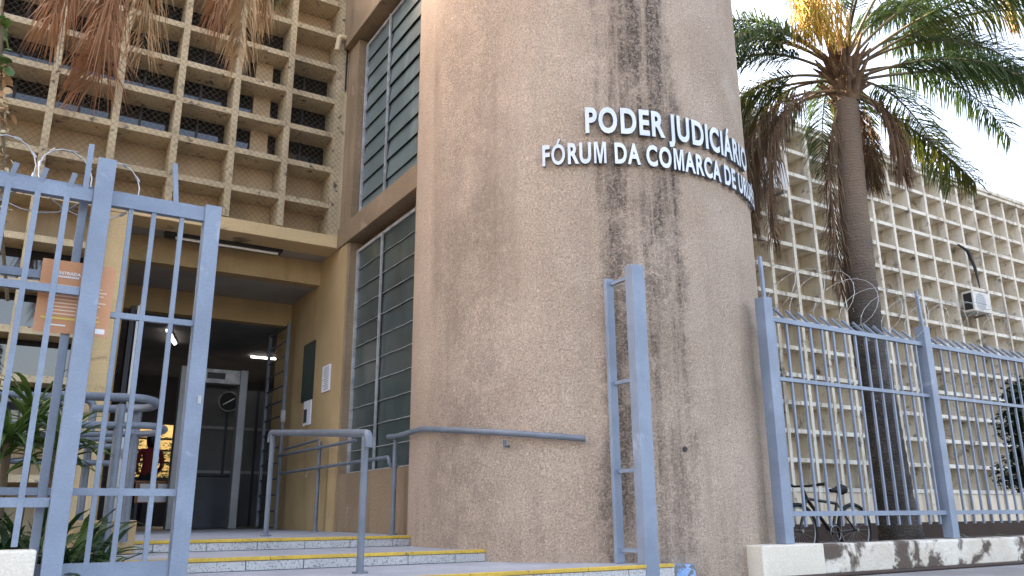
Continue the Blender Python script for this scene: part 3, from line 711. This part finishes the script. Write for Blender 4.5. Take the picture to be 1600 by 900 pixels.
# metal detector arch
DYY = 13.6
a_, b_ = PY(300, 600, DYY), PY(383, 600, DYY); zt_ = PY(340, 577, DYY).z; zb_ = PY(340, 600, DYY).z
x0_ = b_.x-1.02
t = thing('metal_detector', 'grey walk-through metal detector arch inside the entrance', 'metal detector', (b_.x-.5, DYY, L0))
MB().box(b_.x-.10, b_.x+.02, DYY-.10, DYY+.10, L0+.003, zt_).build('side_panel', M['steel'], t, .01)
MB().box(x0_, x0_+.12, DYY-.10, DYY+.10, L0+.003, zt_).build('side_panel', M['steel'], t, .01)
MB().box(x0_+.122, b_.x-.102, DYY-.08, DYY+.08, zb_, zt_-.01).build('header', M['alu'], t, .01)
MB().box(b_.x-.62, b_.x-.34, DYY-.085, DYY-.081, (zb_+zt_)/2-.05, (zb_+zt_)/2+.05).build('display', M['black'], t)
# partition with clock
PYY = 15.8
a_ = PY(300, 640, PYY); b_ = PY(392, 640, PYY)
t = thing('glass_partition', 'dark glazed partition behind the metal detector', 'partition', (a_.x+.6, PYY, L0))
MB().box(a_.x+.05, b_.x+1.2, PYY, PYY+.05, L0+.003, ZB+2.3).build('panel', M['hallwall'], t)
for z in (.95, 1.75): MB().box(a_.x+.05, b_.x+1.2, PYY-.02, PYY-.002, L0+z, L0+z+.05).build('bar', M['steel'], t)
for X in (a_.x+.05, a_.x+.6, a_.x+1.15): MB().box(X, X+.05, PYY-.03, PYY-.021, L0+.003, ZB+2.3).build('mullion', M['darkrail'], t)
c = PY(357, 628, PYY-.04)
t = thing('wall_clock', 'round dark wall clock with a pale hand beyond the metal detector', 'clock', tuple(c))
MB().tube([c, c+Vector((0, .03, 0))], .17, 32).build('face', M['black'], t)
rp = [c+Vector((.18*math.cos(x), -.012, .18*math.sin(x))) for x in [2*math.pi*i/32 for i in range(33)]]
MB().tube(rp, .016, 8, cap=False).build('rim', M['steel'], t)
MB().bar(c+Vector((-.10, -.012, -.06)), c+Vector((.11, -.012, .075)), .02, .006).build('hand', M['white'], t)
# reception counter, desk with notice, person
a_, b_ = PY(286, 740, 15.0), PY(372, 740, 15.0)
t = thing('reception_counter', 'dark grey reception counter inside the hall', 'counter', (a_.x+.5, 15, L0))
MB().box(a_.x, b_.x, 15.0, 15.6, L0+.003, a_.z-.04).build('front_panel', M['counter'], t, .005); MB().box(a_.x-.03, b_.x+.03, 14.96, 15.64, a_.z-.038, a_.z).build('top', M['darkrail'], t, .005)
DY_ = 13.9
a_, b_ = PY(213, 751, DY_), PY(276, 786, DY_)
t = thing('desk', 'brown desk front with taped white notices in the hall', 'desk', ((a_.x+b_.x)/2, DY_, L0))
MB().box(a_.x, b_.x, DY_, DY_+.03, b_.z, a_.z-.026).build('front_panel', M['wood'], t, .003)
MB().box(a_.x-.03, b_.x+.03, DY_-.02, DY_+.55, a_.z-.024, a_.z).build('top', M['wood'], t, .004)
for X in (a_.x+.02, b_.x-.04):
    for Y_ in (DY_+.04, DY_+.5): MB().box(X, X+.04, Y_, Y_+.04, L0+.003, a_.z-.026).build('leg', M['darkrail'], t)
zc = (a_.z+b_.z)/2
for (u0, u1, v0, v1) in ((.10, .47, -.02, .12), (.52, .88, -.02, .12), (.08, .80, -.15, -.04)):
    W_ = b_.x-a_.x
    tag(MB().box(a_.x+W_*u0, a_.x+W_*u1, DY_-.005, DY_-.001, zc+v0, zc+v1).build('notice_sheet', M['paper']), ('white sheet at left on the upper row of the brown desk front' if u0 == .10 else 'white sheet at right on the upper row of the brown desk front' if u0 == .52 else 'wide white sheet low on the brown desk front'), 'notice')
def skin_person(base, label):
    t = thing('person', label, 'person', base)
    bx, by, bz = base
    J = {'pel': (0, 0, .93, .125, .095), 'wai': (0, -.01, 1.08, .115, .085), 'che': (0, -.02, 1.26, .145, .10), 'nec': (0, -.01, 1.42, .052, .052), 'hb': (0, .02, 1.49, .065, .075), 'ht': (0, .02, 1.59, .072, .085), 'top': (0, .02, 1.655, .045, .05)}
    for s_, sg in (('l', -1), ('r', 1)):
        J.update({s_+'sh': (sg*.165, -.01, 1.36, .055, .055), s_+'el': (sg*.225, -.02, 1.09, .042, .042), s_+'wr': (sg*.17, .17, .98, .03, .028), s_+'ha': (sg*.13, .25, .96, .036, .016),
                  s_+'hi': (sg*.085, 0, .88, .085, .085), s_+'kn': (sg*.095, .01, .49, .058, .058), s_+'an': (sg*.10, -.02, .09, .04, .042), s_+'to': (sg*.115, .14, .035, .042, .03)})
        for f_ in range(4): J['%sf%d' % (s_, f_)] = (sg*(.105+.017*f_), .325-.006*abs(f_-1.5), .945, .009, .009)
        J[s_+'th'] = (sg*.085, .275, .955, .010, .010)
    names = list(J); E_ = [('pel', 'wai'), ('wai', 'che'), ('che', 'nec'), ('nec', 'hb'), ('hb', 'ht'), ('ht', 'top')]
    for s_ in 'lr':
        E_ += [('che', s_+'sh'), (s_+'sh', s_+'el'), (s_+'el', s_+'wr'), (s_+'wr', s_+'ha'), ('pel', s_+'hi'), (s_+'hi', s_+'kn'), (s_+'kn', s_+'an'), (s_+'an', s_+'to')]
        E_ += [(s_+'ha', '%sf%d' % (s_, f_)) for f_ in range(4)] + [(s_+'wr', s_+'th')]
    me = bpy.data.meshes.new('body'); me.from_pydata([(bx+J[n][0], by+J[n][1], bz+J[n][2]) for n in names], [(names.index(a), names.index(b)) for a, b in E_], [])
    o = bpy.data.objects.new('tmp', me); col.objects.link(o)
    o.modifiers.new('skin', 'SKIN')
    if not me.skin_vertices: me.attributes  # layer is created with the modifier below
    bm = bmesh.new(); bm.from_mesh(me); ly = bm.verts.layers.skin.verify()
    for i, v in enumerate(bm.verts): v[ly].radius = J[names[i]][3:5]; v[ly].use_root = (names[i] == 'pel')
    bm.to_mesh(me); bm.free()
    sb = o.modifiers.new('sub', 'SUBSURF'); sb.levels = 2; sb.render_levels = 2
    dg = bpy.context.evaluated_depsgraph_get(); dg.update()
    nm = bpy.data.meshes.new_from_object(o.evaluated_get(dg)); bpy.data.objects.remove(o)
    nm.materials.clear()
    for q_ in ('skin', 'shirt', 'trousers'): nm.materials.append(M[q_])
    for p in nm.polygons:
        z = p.center.z-bz; x = abs(p.center.x-bx); y = p.center.y-by; p.use_smooth = True
        p.material_index = 2 if z < .93 and y < .20 and not (x > .15 and z > .85) else (1 if (z < 1.42 and z > .93 and y < .10 and not (x > .20 and z < 1.13)) else 0)
    obj('body', nm, None, t)
    hm = MB(); hc = Vector((bx, by-.004, bz+1.575)); n1, n2 = 14, 10; V = []
    for i in range(n2+1):
        ph_ = math.pi*i/n2
        for j in range(n1):
            th = 2*math.pi*j/n1; y = -math.cos(th)*math.sin(ph_)*.105; z = math.cos(ph_)*.115
            if z < 0: z *= 1.9; 
            V.append(hc+Vector((math.sin(th)*math.sin(ph_)*.092, min(y, .045)-.01, z)))
    hm.add(V, [(i*n1+j, i*n1+(j+1) % n1, (i+1)*n1+(j+1) % n1, (i+1)*n1+j) for i in range(n2) for j in range(n1)], True); hm.build('hair', M['hair'], t)
pp = PY(236, 700, 16.3)
skin_person((pp.x, 16.3, L0), 'person in a dark red shirt with black hair standing behind the desk')
# hall lights
for (x0, y0, x1, y1, Y_, lb) in ((262, 516, 273, 537, 15.5, 'lit fluorescent tube nearest the gate stile on the hall ceiling'), (393, 557, 418, 559, 17.0, 'lit fluorescent tube on the hall ceiling beside the grille door')):
    a_, b_ = PY(x0, y0, Y_), PY(x1, y1, Y_); zc = ZB+2.93
    if x0 < 300: a_ = PZ(x0, y0, zc); b_ = PZ(x1, y1, zc)
    else: a_ = PZ(x0, y0, zc); b_ = a_+Vector((1.0, 0, 0))
    t = thing('ceiling_light', lb, 'light', tuple(a_))
    a_.z = b_.z = zc; MB().tube([a_, b_], .022, 10).build('tube', M['tubelight'], t); MB().bar(a_+Vector((0, 0, .015)), b_+Vector((0, 0, .015)), .09, .02, Vector((0, 0, 1))).build('batten', M['white'], t)

# ------------------------------------------------------------------ wall things outside
def ac_unit(c, w, h_, d_, label, fan=True):
    t = thing('air_conditioner', label, 'air conditioner', (c.x, c.y, c.z), 'air conditioners on the grid facade')
    x0, x1, y0, y1, z0, z1 = c.x-w/2, c.x+w/2, c.y, c.y+d_, c.z-h_/2, c.z+h_/2
    MB().box(x0, x1, y0, y1, z0, z1).build('casing', M['acwhite'], t, .02)
    if fan:
        fcx = x0+w*.42; 
        MB().tube([(fcx, y0-.004, c.z), (fcx, y0-.001, c.z)], h_*.42, 24).build('fan_opening', M['steel'], t)
        for i in range(9): MB().box(fcx-h_*.40, fcx+h_*.40, y0-.010, y0-.006, c.z-h_*.36+h_*.09*i-.004, c.z-h_*.36+h_*.09*i+.004).build('grille_bar', M['acwhite'], t)
        MB().box(x0-.004, x0-.001, y0+.04, y1-.04, z0+.05, z1-.05).build('side_coil', M['black'], t)
    for X in (x0+.1, x1-.14): MB().box(X, X+.04, y0+.02, FYF+.01, z0-.05, z0-.002).build('bracket', M['steel'], t)
c = PY(1535, 472, FYF-.38); ac_unit(c, .72, .50, .28, 'white air conditioner outdoor unit on the right grid facade')
c = PY(1212, 272, FYF-.40); ac_unit(c, .70, .62, .38, 'pale air conditioner box beside the round tower behind the hanging dry fronds', False)
p = [PY(1497, 382, FYF-.05), PY(1512, 392, FYF-.12), PY(1524, 420, FYF-.12), PY(1531, 450, FYF-.2)]
tag(MB().tube(p, [.02, .045, .035, .015], 8).build('cable_sleeve', M['cable']), 'black insulated hose arching above the air conditioner', 'hose')
p = [PX(546, 0, 3.55), PX(541, 80, 3.55), PX(540, 130, 3.55), PX(532, 152, 3.55), PX(522, 152, 3.55), PX(523, 120, 3.55), PX(528, 90, 3.55)]
for v in p: v.y = min(v.y, FYF-.06)
tag(MB().tube(p, .012, 6).build('loose_cable', M['cable']), 'black cable looping down the corner pier left of the upper louvre window', 'cable')
cx_ = PY(533, 60, FYF-.10)
tag(MB().tube(path([Vector((3.57, cx_.y, cx_.z+.03)), Vector((cx_.x-.02, cx_.y, cx_.z+.03)), Vector((cx_.x-.05, cx_.y, cx_.z-.22))], .06), .04, 10).build('rainwater_elbow', M['creamL']), 'short cream drain elbow on the corner pier', 'pipe')
# wire net over the left grid
net = MB(); X0_, X1_, Z0_, Z1_ = XL0, 3.55, ZB+3.8, TOPZ
s_ = .085; n_ = int(((X1_-X0_)+(Z1_-Z0_))/s_)
for sg in (1, -1):
    for i in range(n_):
        c0 = i*s_
        za = c0; xa = 0.
        w_, hh = X1_-X0_, Z1_-Z0_
        x_a = max(0, c0-hh); x_b = min(w_, c0)
        if x_b <= x_a: continue
        pa, pb = Vector((x_a, 0, c0-x_a)), Vector((x_b, 0, c0-x_b))
        for p in (pa, pb):
            p.x = X0_+p.x if sg > 0 else X1_-p.x; p.z += Z0_; p.y = FYF-.035
        net.bar(pa, pb, .0024, .002)
no = net.build('wire_net', M['netwire'], None, kind='stuff'); tag(no, 'fine diamond wire net stretched over the left sun-screen grid', 'net')

# ------------------------------------------------------------------ bicycle
BYY = 6.5; ZG = .03
w1_ = PY(1245, 830, BYY); bx0 = w1_.x+.05; bx1 = bx0+.98; wr_ = .29
bk = thing('bicycle', 'black bicycle parked behind the right fence beside the palm trunk', 'bicycle', ((bx0+bx1)/2, BYY, ZG))
for X in (bx0, bx1):
    c = Vector((X, BYY, ZG+wr_+.022))
    ring = lambda r_: [c+Vector((r_*math.cos(2*math.pi*i/36), 0, r_*math.sin(2*math.pi*i/36))) for i in range(37)]
    wo = MB().tube(ring(wr_), .024, 8, cap=False).build('wheel', M['tyre'], bk)
    MB().tube(ring(wr_-.03), .010, 6, cap=False).build('rim', M['bikemetal'], wo)
    sp_ = MB()
    for i in range(18):
        a = 2*math.pi*i/18; sp_.tube([c, c+Vector(((wr_-.03)*math.cos(a), 0, (wr_-.03)*math.sin(a)))], .0015, 3)
    sp_.build('spokes', M['bikemetal'], wo)
    MB().tube([c+Vector((0, -.05, 0)), c+Vector((0, .05, 0))], .02, 8).build('hub', M['bikemetal'], wo)
zc = ZG+wr_+.022
P_ = {'h0': (bx0+.13, .62), 'h1': (bx0+.17, .50), 'bb': (bx0+.56, -.05), 'st': (bx0+.70, .42), 'rw': (bx1, 0), 'fw': (bx0, 0)}
pt = {k_: Vector((v[0], BYY, zc+v[1]*.72)) for k_, v in P_.items()}
fm = MB(); hx = (pt['h0']+pt['h1'])/2
for a, b, r_ in (('h1', 'st', .018), ('h1', 'bb', .022), ('bb', 'st', .018), ('st', 'rw', .011), ('bb', 'rw', .012), ('h0', 'h1', .022), ('h1', 'fw', .016)): fm.tube([pt[a], pt[b]], r_, 8)
fm.build('frame', M['bikeframe'], bk)
sd = pt['st']+Vector((.05, 0, .13)); MB().tube([pt['st'], sd], .014, 8).build('seat_post', M['bikemetal'], bk)
sm_ = MB(); sm_.tube([sd+Vector((-.15, 0, .02)), sd+Vector((-.05, 0, .028)), sd+Vector((.06, 0, .035)), sd+Vector((.12, 0, .035))], [.018, .03, .065, .05], 10); sm_.build('saddle', M['tyre'], bk)
hb = pt['h0']+Vector((-.02, 0, .05)); MB().tube([hb+Vector((.06, -.29, .02)), hb+Vector((0, -.1, 0)), hb+Vector((0, .1, 0)), hb+Vector((.06, .29, .02))], .013, 8).build('handlebar', M['bikeframe'], bk)
for sg in (-1, 1): MB().tube([hb+Vector((.055, sg*.18, .013)), hb+Vector((.062, sg*.30, .02))], .018, 8).build('grip', M['tyre'], bk)
MB().tube([pt['bb']+Vector((0, -.06, 0)), pt['bb']+Vector((.06, -.06, -.16))], .010, 6).tube([pt['bb']+Vector((0, .06, 0)), pt['bb']+Vector((-.06, .06, .16))], .010, 6).build('crank', M['bikemetal'], bk)
ring = [pt['bb']+Vector((.09*math.cos(2*math.pi*i/24), -.05, .09*math.sin(2*math.pi*i/24))) for i in range(25)]; MB().tube(ring, .006, 5, cap=False).build('chainring', M['bikemetal'], bk)

# ------------------------------------------------------------------ plants
CR = Vector((_cy, -_sy, 0)); CD = Vector((_sy, _cy, 0))            # sideways / away, horizontal
def frond(parent, base, dr, L_, droop, ml, mr, seed, n=70, ll=.55, wid=.030, hang=.5, side=.75, r0=.022, nm='frond', start=.16):
    """an arching feather leaf: stalk plus narrow folded leaflets"""
    rg = random.Random(seed); S = 22; p = Vector(base); d = Vector(dr).normalized(); pts = [p.copy()]; ds = [d.copy()]
    for i in range(S):
        d = (d + Vector((0, 0, -1))*droop*(.35+1.3*i/S)/S).normalized(); p = p+d*L_/S; pts.append(p.copy()); ds.append(d.copy())
    fo_ = MB().tube(pts, [r0*(1-.88*i/S) for i in range(S+1)], 6).build(nm, mr, parent)
    b = MB()
    for i in range(n):
        s = start+(1-start)*(i+rg.random())/n; q = s*S; k_ = min(int(q), S-1); f_ = q-k_
        P = pts[k_]*(1-f_)+pts[k_+1]*f_; T = (ds[k_]*(1-f_)+ds[k_+1]*f_).normalized()
        sd_ = T.cross(Vector((0, 0, 1)))
        if sd_.length < .05: sd_ = CR.copy()
        sd_.normalize(); nu = sd_.cross(T)
        ln0 = ll*(.45+1.0*math.sin(math.pi*min(1, (s-start)/(1-start)*.8+.15)))*.8
        for sg in (-1, 1):
            ln = ln0*rg.uniform(.7, 1.1)
            dv = (sd_*sg*side*rg.uniform(.7, 1.2) + T*rg.uniform(.45, .8) + nu*rg.uniform(-.35, .45)).normalized()
            m1 = P + dv*ln*.42 - Vector((0, 0, hang*ln*.10)); dv2 = (dv*(1-hang*.55) - Vector((0, 0, 1))*hang*rg.uniform(.7, 1.3)).normalized()
            m2 = m1 + dv2*ln*.58
            wv = dv.cross(Vector((rg.uniform(-.4, .4), rg.uniform(-.4, .4), 1)))
            if wv.length < .05: wv = CR.copy()
            wv = wv.normalized()*wid*.5
            b.add([P-wv*.5, P+wv*.5, m1+wv, m1-wv, m2], [(0, 1, 2, 3), (3, 2, 4)])
    b.build('leaflets', ml, fo_, kind='stuff'); return fo_
def idir(a, up, away): return CR*a + Vector((0, 0, up)) + CD*away
# --- palm on the right
TRK = [PY(x_, y_, 7.0) for x_, y_ in ((1412, 860), (1382, 680), (1352, 500), (1334, 330), (1320, 132))]; PB = TRK[0]; PB.z = .03; PT = TRK[-1]
pal = thing('palm_tree', 'tall feather palm with dark trunk and dry hanging fronds behind the right fence', 'palm tree', tuple(PB))
S = 40; tb = MB(); ptr = []; rtr = []
for i in range(S*3+1):
    f_ = i/(S*3); q_ = f_*3.9999; P = TRK[int(q_)].lerp(TRK[int(q_)+1], q_-int(q_)); ptr.append(P-Vector((0, 0, .02 if i == 0 else 0)))
    rtr.append((.235*(1-f_)**.6*.35+.165+.05*max(0, 1-f_*9))*(1+.020*math.sin(i*2.1)+.012*math.sin(i*5.3)))
tb.tube(ptr, rtr, 20).build('trunk', M['bark'], pal)
CB = PT+Vector((0, 0, -.05))
cb_ = MB(); rg = random.Random(2)
for i in range(60):                                             # old leaf bases
    a = rg.uniform(0, 2*math.pi); z = rg.uniform(-.35, .45); d = Vector((math.cos(a), math.sin(a), 0))
    p0 = CB+d*.13+Vector((0, 0, z)); cb_.tube([p0, p0+d*.12+Vector((0, 0, .18)), p0+d*rg.uniform(.2, .36)+Vector((0, 0, rg.uniform(.25, .5)))], [.06, .045, .012], 6)
cb_.tube([CB+Vector((0, 0, -.3)), CB+Vector((0, 0, .1)), CB+Vector((0, 0, .5)), CB+Vector((0, 0, 1.0))], [.19, .23, .14, .02], 14).build('crown_base', M['bark2'], pal)
CC = CB+Vector((0, 0, .35))
spec = [  # sideways, up, away, length, droop
    (.85, .62, -.05, 4.3, 1.35), (.95, .50, .35, 3.8, 1.7), (.92, .12, -.15, 4.0, .95), (.75, .10, -.6, 2.9, 1.5), (.72, -.38, .1, 2.4, .5),
    (.6, 1.15, .4, 4.2, 1.7), (.5, 1.2, -.5, 4.0, 1.9), (-.2, 1.5, .5, 4.0, 1.4), (-.5, 1.2, -.4, 4.0, 1.9), (-.9, .85, .1, 3.6, 2.1),
    (-.9, .42, -.2, 2.9, 2.0), (-.9, .22, .3, 2.9, 2.0), (-.75, .30, .5, 2.6, 3.0), (-.6, .10, .7, 2.6, 2.2), (.25, .7, 1.0, 3.6, 2.0), (-.1, .9, -1.0, 3.4, 2.2),
    (.5, .45, .95, 3.6, 1.6), (.4, 1.5, .1, 4.2, 1.2), (1.0, .95, .4, 4.4, 1.8), (.95, .75, -.45, 4.2, 1.9), (-.3, 1.3, -.1, 4.0, 1.4), (-.95, .65, -.45, 3.3, 2.6), (.8, .35, .6, 3.6, 1.9),
    (-.95, .95, -.1, 3.6, 2.8), (-.8, 1.0, .4, 3.8, 2.7), (.9, 1.1, -.2, 4.2, 2.6), (.7, 1.2, .3, 4.2, 2.8), (1.0, .7, .1, 4.0, 2.0), (-.9, .30, .1, 2.7, 2.6)]
for i, (a, u, w, L_, dr) in enumerate(spec):
    frond(pal, CC+Vector((0, 0, -.3+.35*u))+idir(a, 0, w)*.10, idir(a, u, w), L_, dr, M['frond'] if i % 4 else M['frond2'], M['rachis'], 40+i, n=150, ll=.68, wid=.024, hang=.66, r0=.027, start=.24)
for i, (a, u, w, L_, dr, hg) in enumerate([(-.9, .10, -.1, 3.6, 4.6, 1.2), (-.85, .0, -.3, 3.4, 5.0, 1.25), (-.8, .05, .1, 3.0, 4.6, 1.2), (-.30, -.5, -.1, 3.4, 6, 1.4), (.50, -.2, -.2, 1.7, 5.5, 1.3), (.42, -.1, .4, 1.6, 6, 1.2)]):
    frond(pal, CC+Vector((0, 0, -.45))+idir(a, 0, w)*.12, idir(a, u, w), L_, dr, M['dead3'], M['rachisdead'], 80+i, n=150, ll=.6, wid=.017, hang=hg, side=.36, nm='dry_frond')
frond(pal, PY(1562, -60, 6.8), Vector((.05, 0, -1)), 1.45, .5, M['dead2'], M['rachisdead'], 99, n=150, ll=.5, wid=.018, hang=1.3, side=.25, nm='dry_frond', start=.0)
fl = MB(); fb = PY(1276, 10, 6.8); rg = random.Random(5)
for i in range(150):
    p = fb+CR*rg.uniform(-.34, .34)+Vector((0, rg.uniform(-.12, .12), rg.uniform(-.05, .25))); pts = [p]
    for k_ in range(6):
        p = p+Vector((rg.uniform(-.05, .05), rg.uniform(-.05, .05), -rg.uniform(.06, .17))); pts.append(p)
    fl.tube(pts, .008, 4, cap=False)
fl.build('flower_cluster', M['flower'], pal)
# --- palm whose crown hangs in from the top left
LT = PY(-260, -330, 6.6)
pl = thing('palm_tree', 'palm at the top left with brown dry fronds hanging over the netted grid', 'palm tree', (LT.x, LT.y, .1))
MB().tube([Vector((LT.x, LT.y, .08)), Vector((LT.x+.03, LT.y, 2)), LT], [.24, .19, .16], 16).build('trunk', M['bark'], pl)
MB().tube([LT+Vector((0, 0, -.3)), LT+Vector((0, 0, .3)), LT+Vector((0, 0, 1.1))], [.2, .24, .08], 12).build('crown_base', M['bark2'], pl)
for i, (a, u, w, L_, dr) in enumerate([(.9, .9, .0, 4.0, 2.2), (.8, .6, .5, 3.8, 1.9), (.5, .9, -.6, 3.2, 2.0), (-.9, .6, .2, 3.4, 2.2), (-.6, .7, -.6, 3.2, 2.2), (.3, .8, .9, 3.4, 2.0), (-.3, 1.1, .5, 3.3, 1.8), (1.0, .7, .25, 4.3, 1.9), (-.9, .1, -.4, 3, 2.2)]):
    frond(pl, LT+Vector((0, 0, .25)), idir(a, u, w), L_, dr, M['frond'] if i != 7 else M['frond2'], M['rachis'], 140+i, n=80, ll=.6, wid=.034, hang=.7)
def hanging(px, py, Y, L_, seed, m_, n, ll, lean=0., side=.4, hang=1.1):
    b = PY(px, py, Y); frond(pl, b, Vector((lean, 0, -1)), L_, .3, M[m_], M['rachisdead'], seed, n=n, ll=ll, wid=.011, hang=hang, side=side, nm='dry_frond', start=0., r0=.012)
for args in ((212, -170, 6.6, 1.85, 201, 'dead', 170, .80, -.06, .75, .62), (240, -190, 6.7, 1.7, 202, 'dead2', 80, .62, .06, .5, .9), (180, -190, 6.75, 1.5, 203, 'dead', 110, .85, -.22, .7, .62),
             (402, -170, 6.6, 1.75, 204, 'dead2', 150, .56, -.02, .34, 1.0), (388, -190, 6.8, 1.6, 205, 'dead', 120, .6, -.10, .5, .8), (425, -210, 6.7, 1.7, 206, 'dead2', 90, .5, .04, .26, 1.1)): hanging(*args)
frond(pl, PY(448, -190, 6.7), Vector((0, 0, -1)), 1.35, .2, M['frond'], M['rachis'], 207, n=40, ll=.4, wid=.022, hang=1.0, side=.3, start=0., r0=.01)
frond(pl, PY(300, -230, 6.9), Vector((.05, 0, -1)), 1.35, .2, M['frond'], M['rachis'], 209, n=40, ll=.4, wid=.026, hang=1.0, side=.5, start=0., r0=.01)
frond(pl, PY(565, -150, 6.9), Vector((-.05, 0, -1)), .85, .2, M['frond2'], M['rachis'], 208, n=30, ll=.38, wid=.022, hang=1.0, side=.3, start=0., r0=.01)

def strap_leaf(b, base, az, el, L_, w, droop, rg):
    p = Vector(base); d = Vector((math.cos(az)*math.cos(el), math.sin(az)*math.cos(el), math.sin(el))); S = 6
    sd_ = Vector((-math.sin(az), math.cos(az), 0)); V = []; F = []
    for i in range(S+1):
        f_ = i/S; ww = w*(.55+.9*math.sin(math.pi*min(1, f_*.75+.15)))*.5*(1 if i < S else .05)
        nu = sd_.cross(d).normalized()
        V += [p-sd_*ww+nu*ww*.35, p, p+sd_*ww+nu*ww*.35]
        d = (d+Vector((0, 0, -droop/S*(.4+1.2*f_)))).normalized(); p = p+d*L_/S
    for i in range(S): F += [(i*3, i*3+1, i*3+4, i*3+3), (i*3+1, i*3+2, i*3+5, i*3+4)]
    b.add(V, F, True)
def rosette(parent, c, n, L_, w, rg, m_, droop=1.4, nm='leaf'):
    for i in range(n):
        b = MB(); strap_leaf(b, Vector(c)+Vector((0, 0, rg.uniform(-.12, .05))), rg.uniform(0, 6.283), rg.uniform(.05, 1.35), L_*rg.uniform(.65, 1.1), w*rg.uniform(.8, 1.15), droop*rg.uniform(.5, 1.3), rg)
        b.build(nm, M[m_], parent)
rg = random.Random(11)
dr_ = thing('dracaena_plant', 'leafy plant with long narrow arching leaves behind the left fence', 'plant', (.1, 6.0, .1))
for (px, py, Y, n) in ((12, 690, 5.95, 34), (88, 700, 6.1, 30), (50, 650, 6.25, 26)):
    c = PY(px, py, Y); MB().tube([(c.x, Y, .08), (c.x+.02, Y, c.z*.5), c], [.022, .02, .026], 8).build('stem', M['stem'], dr_)
    rosette(dr_, c, int(n*1.5), .42, .026, rg, 'strap', 1.5)
clump = thing('strap_leaf_clump', 'dense dark green strap-leaved clump at the foot of the left gate', 'plant', (.4, 6, .1))
for i in range(46):
    c = Vector((rg.uniform(.0, .56), rg.uniform(5.55, 7.2), .09)); rosette(clump, c, 10, .66, .036, rg, 'strapdark' if i % 5 < 3 else 'strap', 1.9)
clump2 = thing('strap_leaf_clump', 'dark green plants behind the cream wall at the left edge', 'plant', (-.3, 6, .1))
for i in range(22):
    c = Vector((rg.uniform(-.8, .0), rg.uniform(5.5, 7.2), .09)); rosette(clump2, c, 10, .66, .045, rg, 'strapdark', 1.9)
gc_ = MB()
for i in range(3500):
    p = Vector((rg.uniform(-1.0, .58), rg.uniform(5.48, 6.6), rg.uniform(.10, .34))); a = rg.uniform(0, 6.28)
    d = Vector((math.cos(a), math.sin(a), rg.uniform(-.3, .8))).normalized(); e = d.cross(Vector((rg.uniform(-1, 1), rg.uniform(-1, 1), 1))).normalized()
    gc_.add([p, p+d*.025+e*.011, p+d*.05, p+d*.025-e*.011], [(0, 1, 2, 3)])
tag(gc_.build('ground_cover', M['strapdark'], None, kind='stuff'), 'low small-leaved ground cover in the bed behind the left gate', 'ground cover')
tuft = thing('leaf_tuft', 'small green tuft of leaves on top of the peeling low wall', 'plant', (8.9, 5.5, .03))
c = PY(1530, 838, 5.55); c.z = .03; rosette(tuft, c, 14, .5, .04, rg, 'strap', 2.0)
# creeper at the left frame edge
vn = thing('creeper', 'creeper with green and dry cream leaves hanging at the left edge', 'creeper', (-.6, 5.6, 1.5))
vt = [PY(4, 20, 5.7), PY(0, 120, 5.7), PY(6, 230, 5.7), PY(2, 360, 5.7), PY(12, 470, 5.7)]
MB().tube(vt, .012, 6).build('stem', M['stem'], vn)
for (y0, y1, m_, n, L_) in ((20, 110, 'strap', 26, .09), (95, 190, 'dead2', 40, .07), (140, 360, 'drybit', 130, .042)):
    for i in range(n):
        b = MB(); strap_leaf(b, PY(rg.gauss(2, 7), rg.uniform(y0, y1), 5.7+rg.uniform(-.08, .08)), rg.uniform(0, 6.28), rg.uniform(-1.2, .5), L_*rg.uniform(.6, 1.3), L_*.45, 1.5, rg); b.build('leaf', M[m_], vn)
# bush at the right edge
bs = thing('bush', 'dark dense bush behind the fence at the right edge', 'bush', (PY(1600, 800, 7.4).x+.62, 7.4, .03))
blobs = [Vector((rg.uniform(-.5, .5), rg.uniform(-.4, .4), rg.uniform(-.85, .75))) for _ in range(26)]
cb = bs.location+Vector((0, 0, 1.9)); b = MB()
for i in range(6000):
    v = Vector((rg.gauss(0, 1), rg.gauss(0, 1), rg.gauss(0, 1))).normalized()*rg.uniform(.55, 1.0)
    v = blobs[i % 26]+v*rg.choice((.2, .28, .34)); a = rg.uniform(0, 6.28); d = Vector((math.cos(a), math.sin(a), rg.uniform(-.8, .5))).normalized(); e = d.cross(Vector((rg.uniform(-1, 1), rg.uniform(-1, 1), 1))).normalized()
    p = cb+v; b.add([p, p+d*.05+e*.028, p+d*.11, p+d*.05-e*.028], [(0, 1, 2, 3)])
b.build('crown', M['bush'], bs, kind='stuff'); MB().tube([bs.location-Vector((0, 0, .02)), bs.location+Vector((.03, 0, .9)), cb], [.05, .04, .02], 8).build('trunk', M['stem'], bs)
# greenery in the back yard
yb_ = thing('yard_bush', 'sunlit leafy bush outside the hall back window', 'bush', ((wl+wr)/2, 21.5, .05)); b = MB()
for i in range(6500):
    p = Vector((rg.uniform(wl-1.6, wr+1.8), 21.5+rg.uniform(-.4, .4), rg.uniform(.1, 2.25+.3*math.sin(i)))); a = rg.uniform(0, 6.28)
    d = Vector((math.cos(a), math.sin(a), rg.uniform(-.8, .6))).normalized(); e = d.cross(Vector((rg.uniform(-1, 1), rg.uniform(-1, 1), 1))).normalized()
    b.add([p, p+d*.07+e*.03, p+d*.14, p+d*.07-e*.03], [(0, 1, 2, 3)])
b.build('foliage', M['frond'], yb_, kind='stuff')
bpy.data.objects.remove(fo)
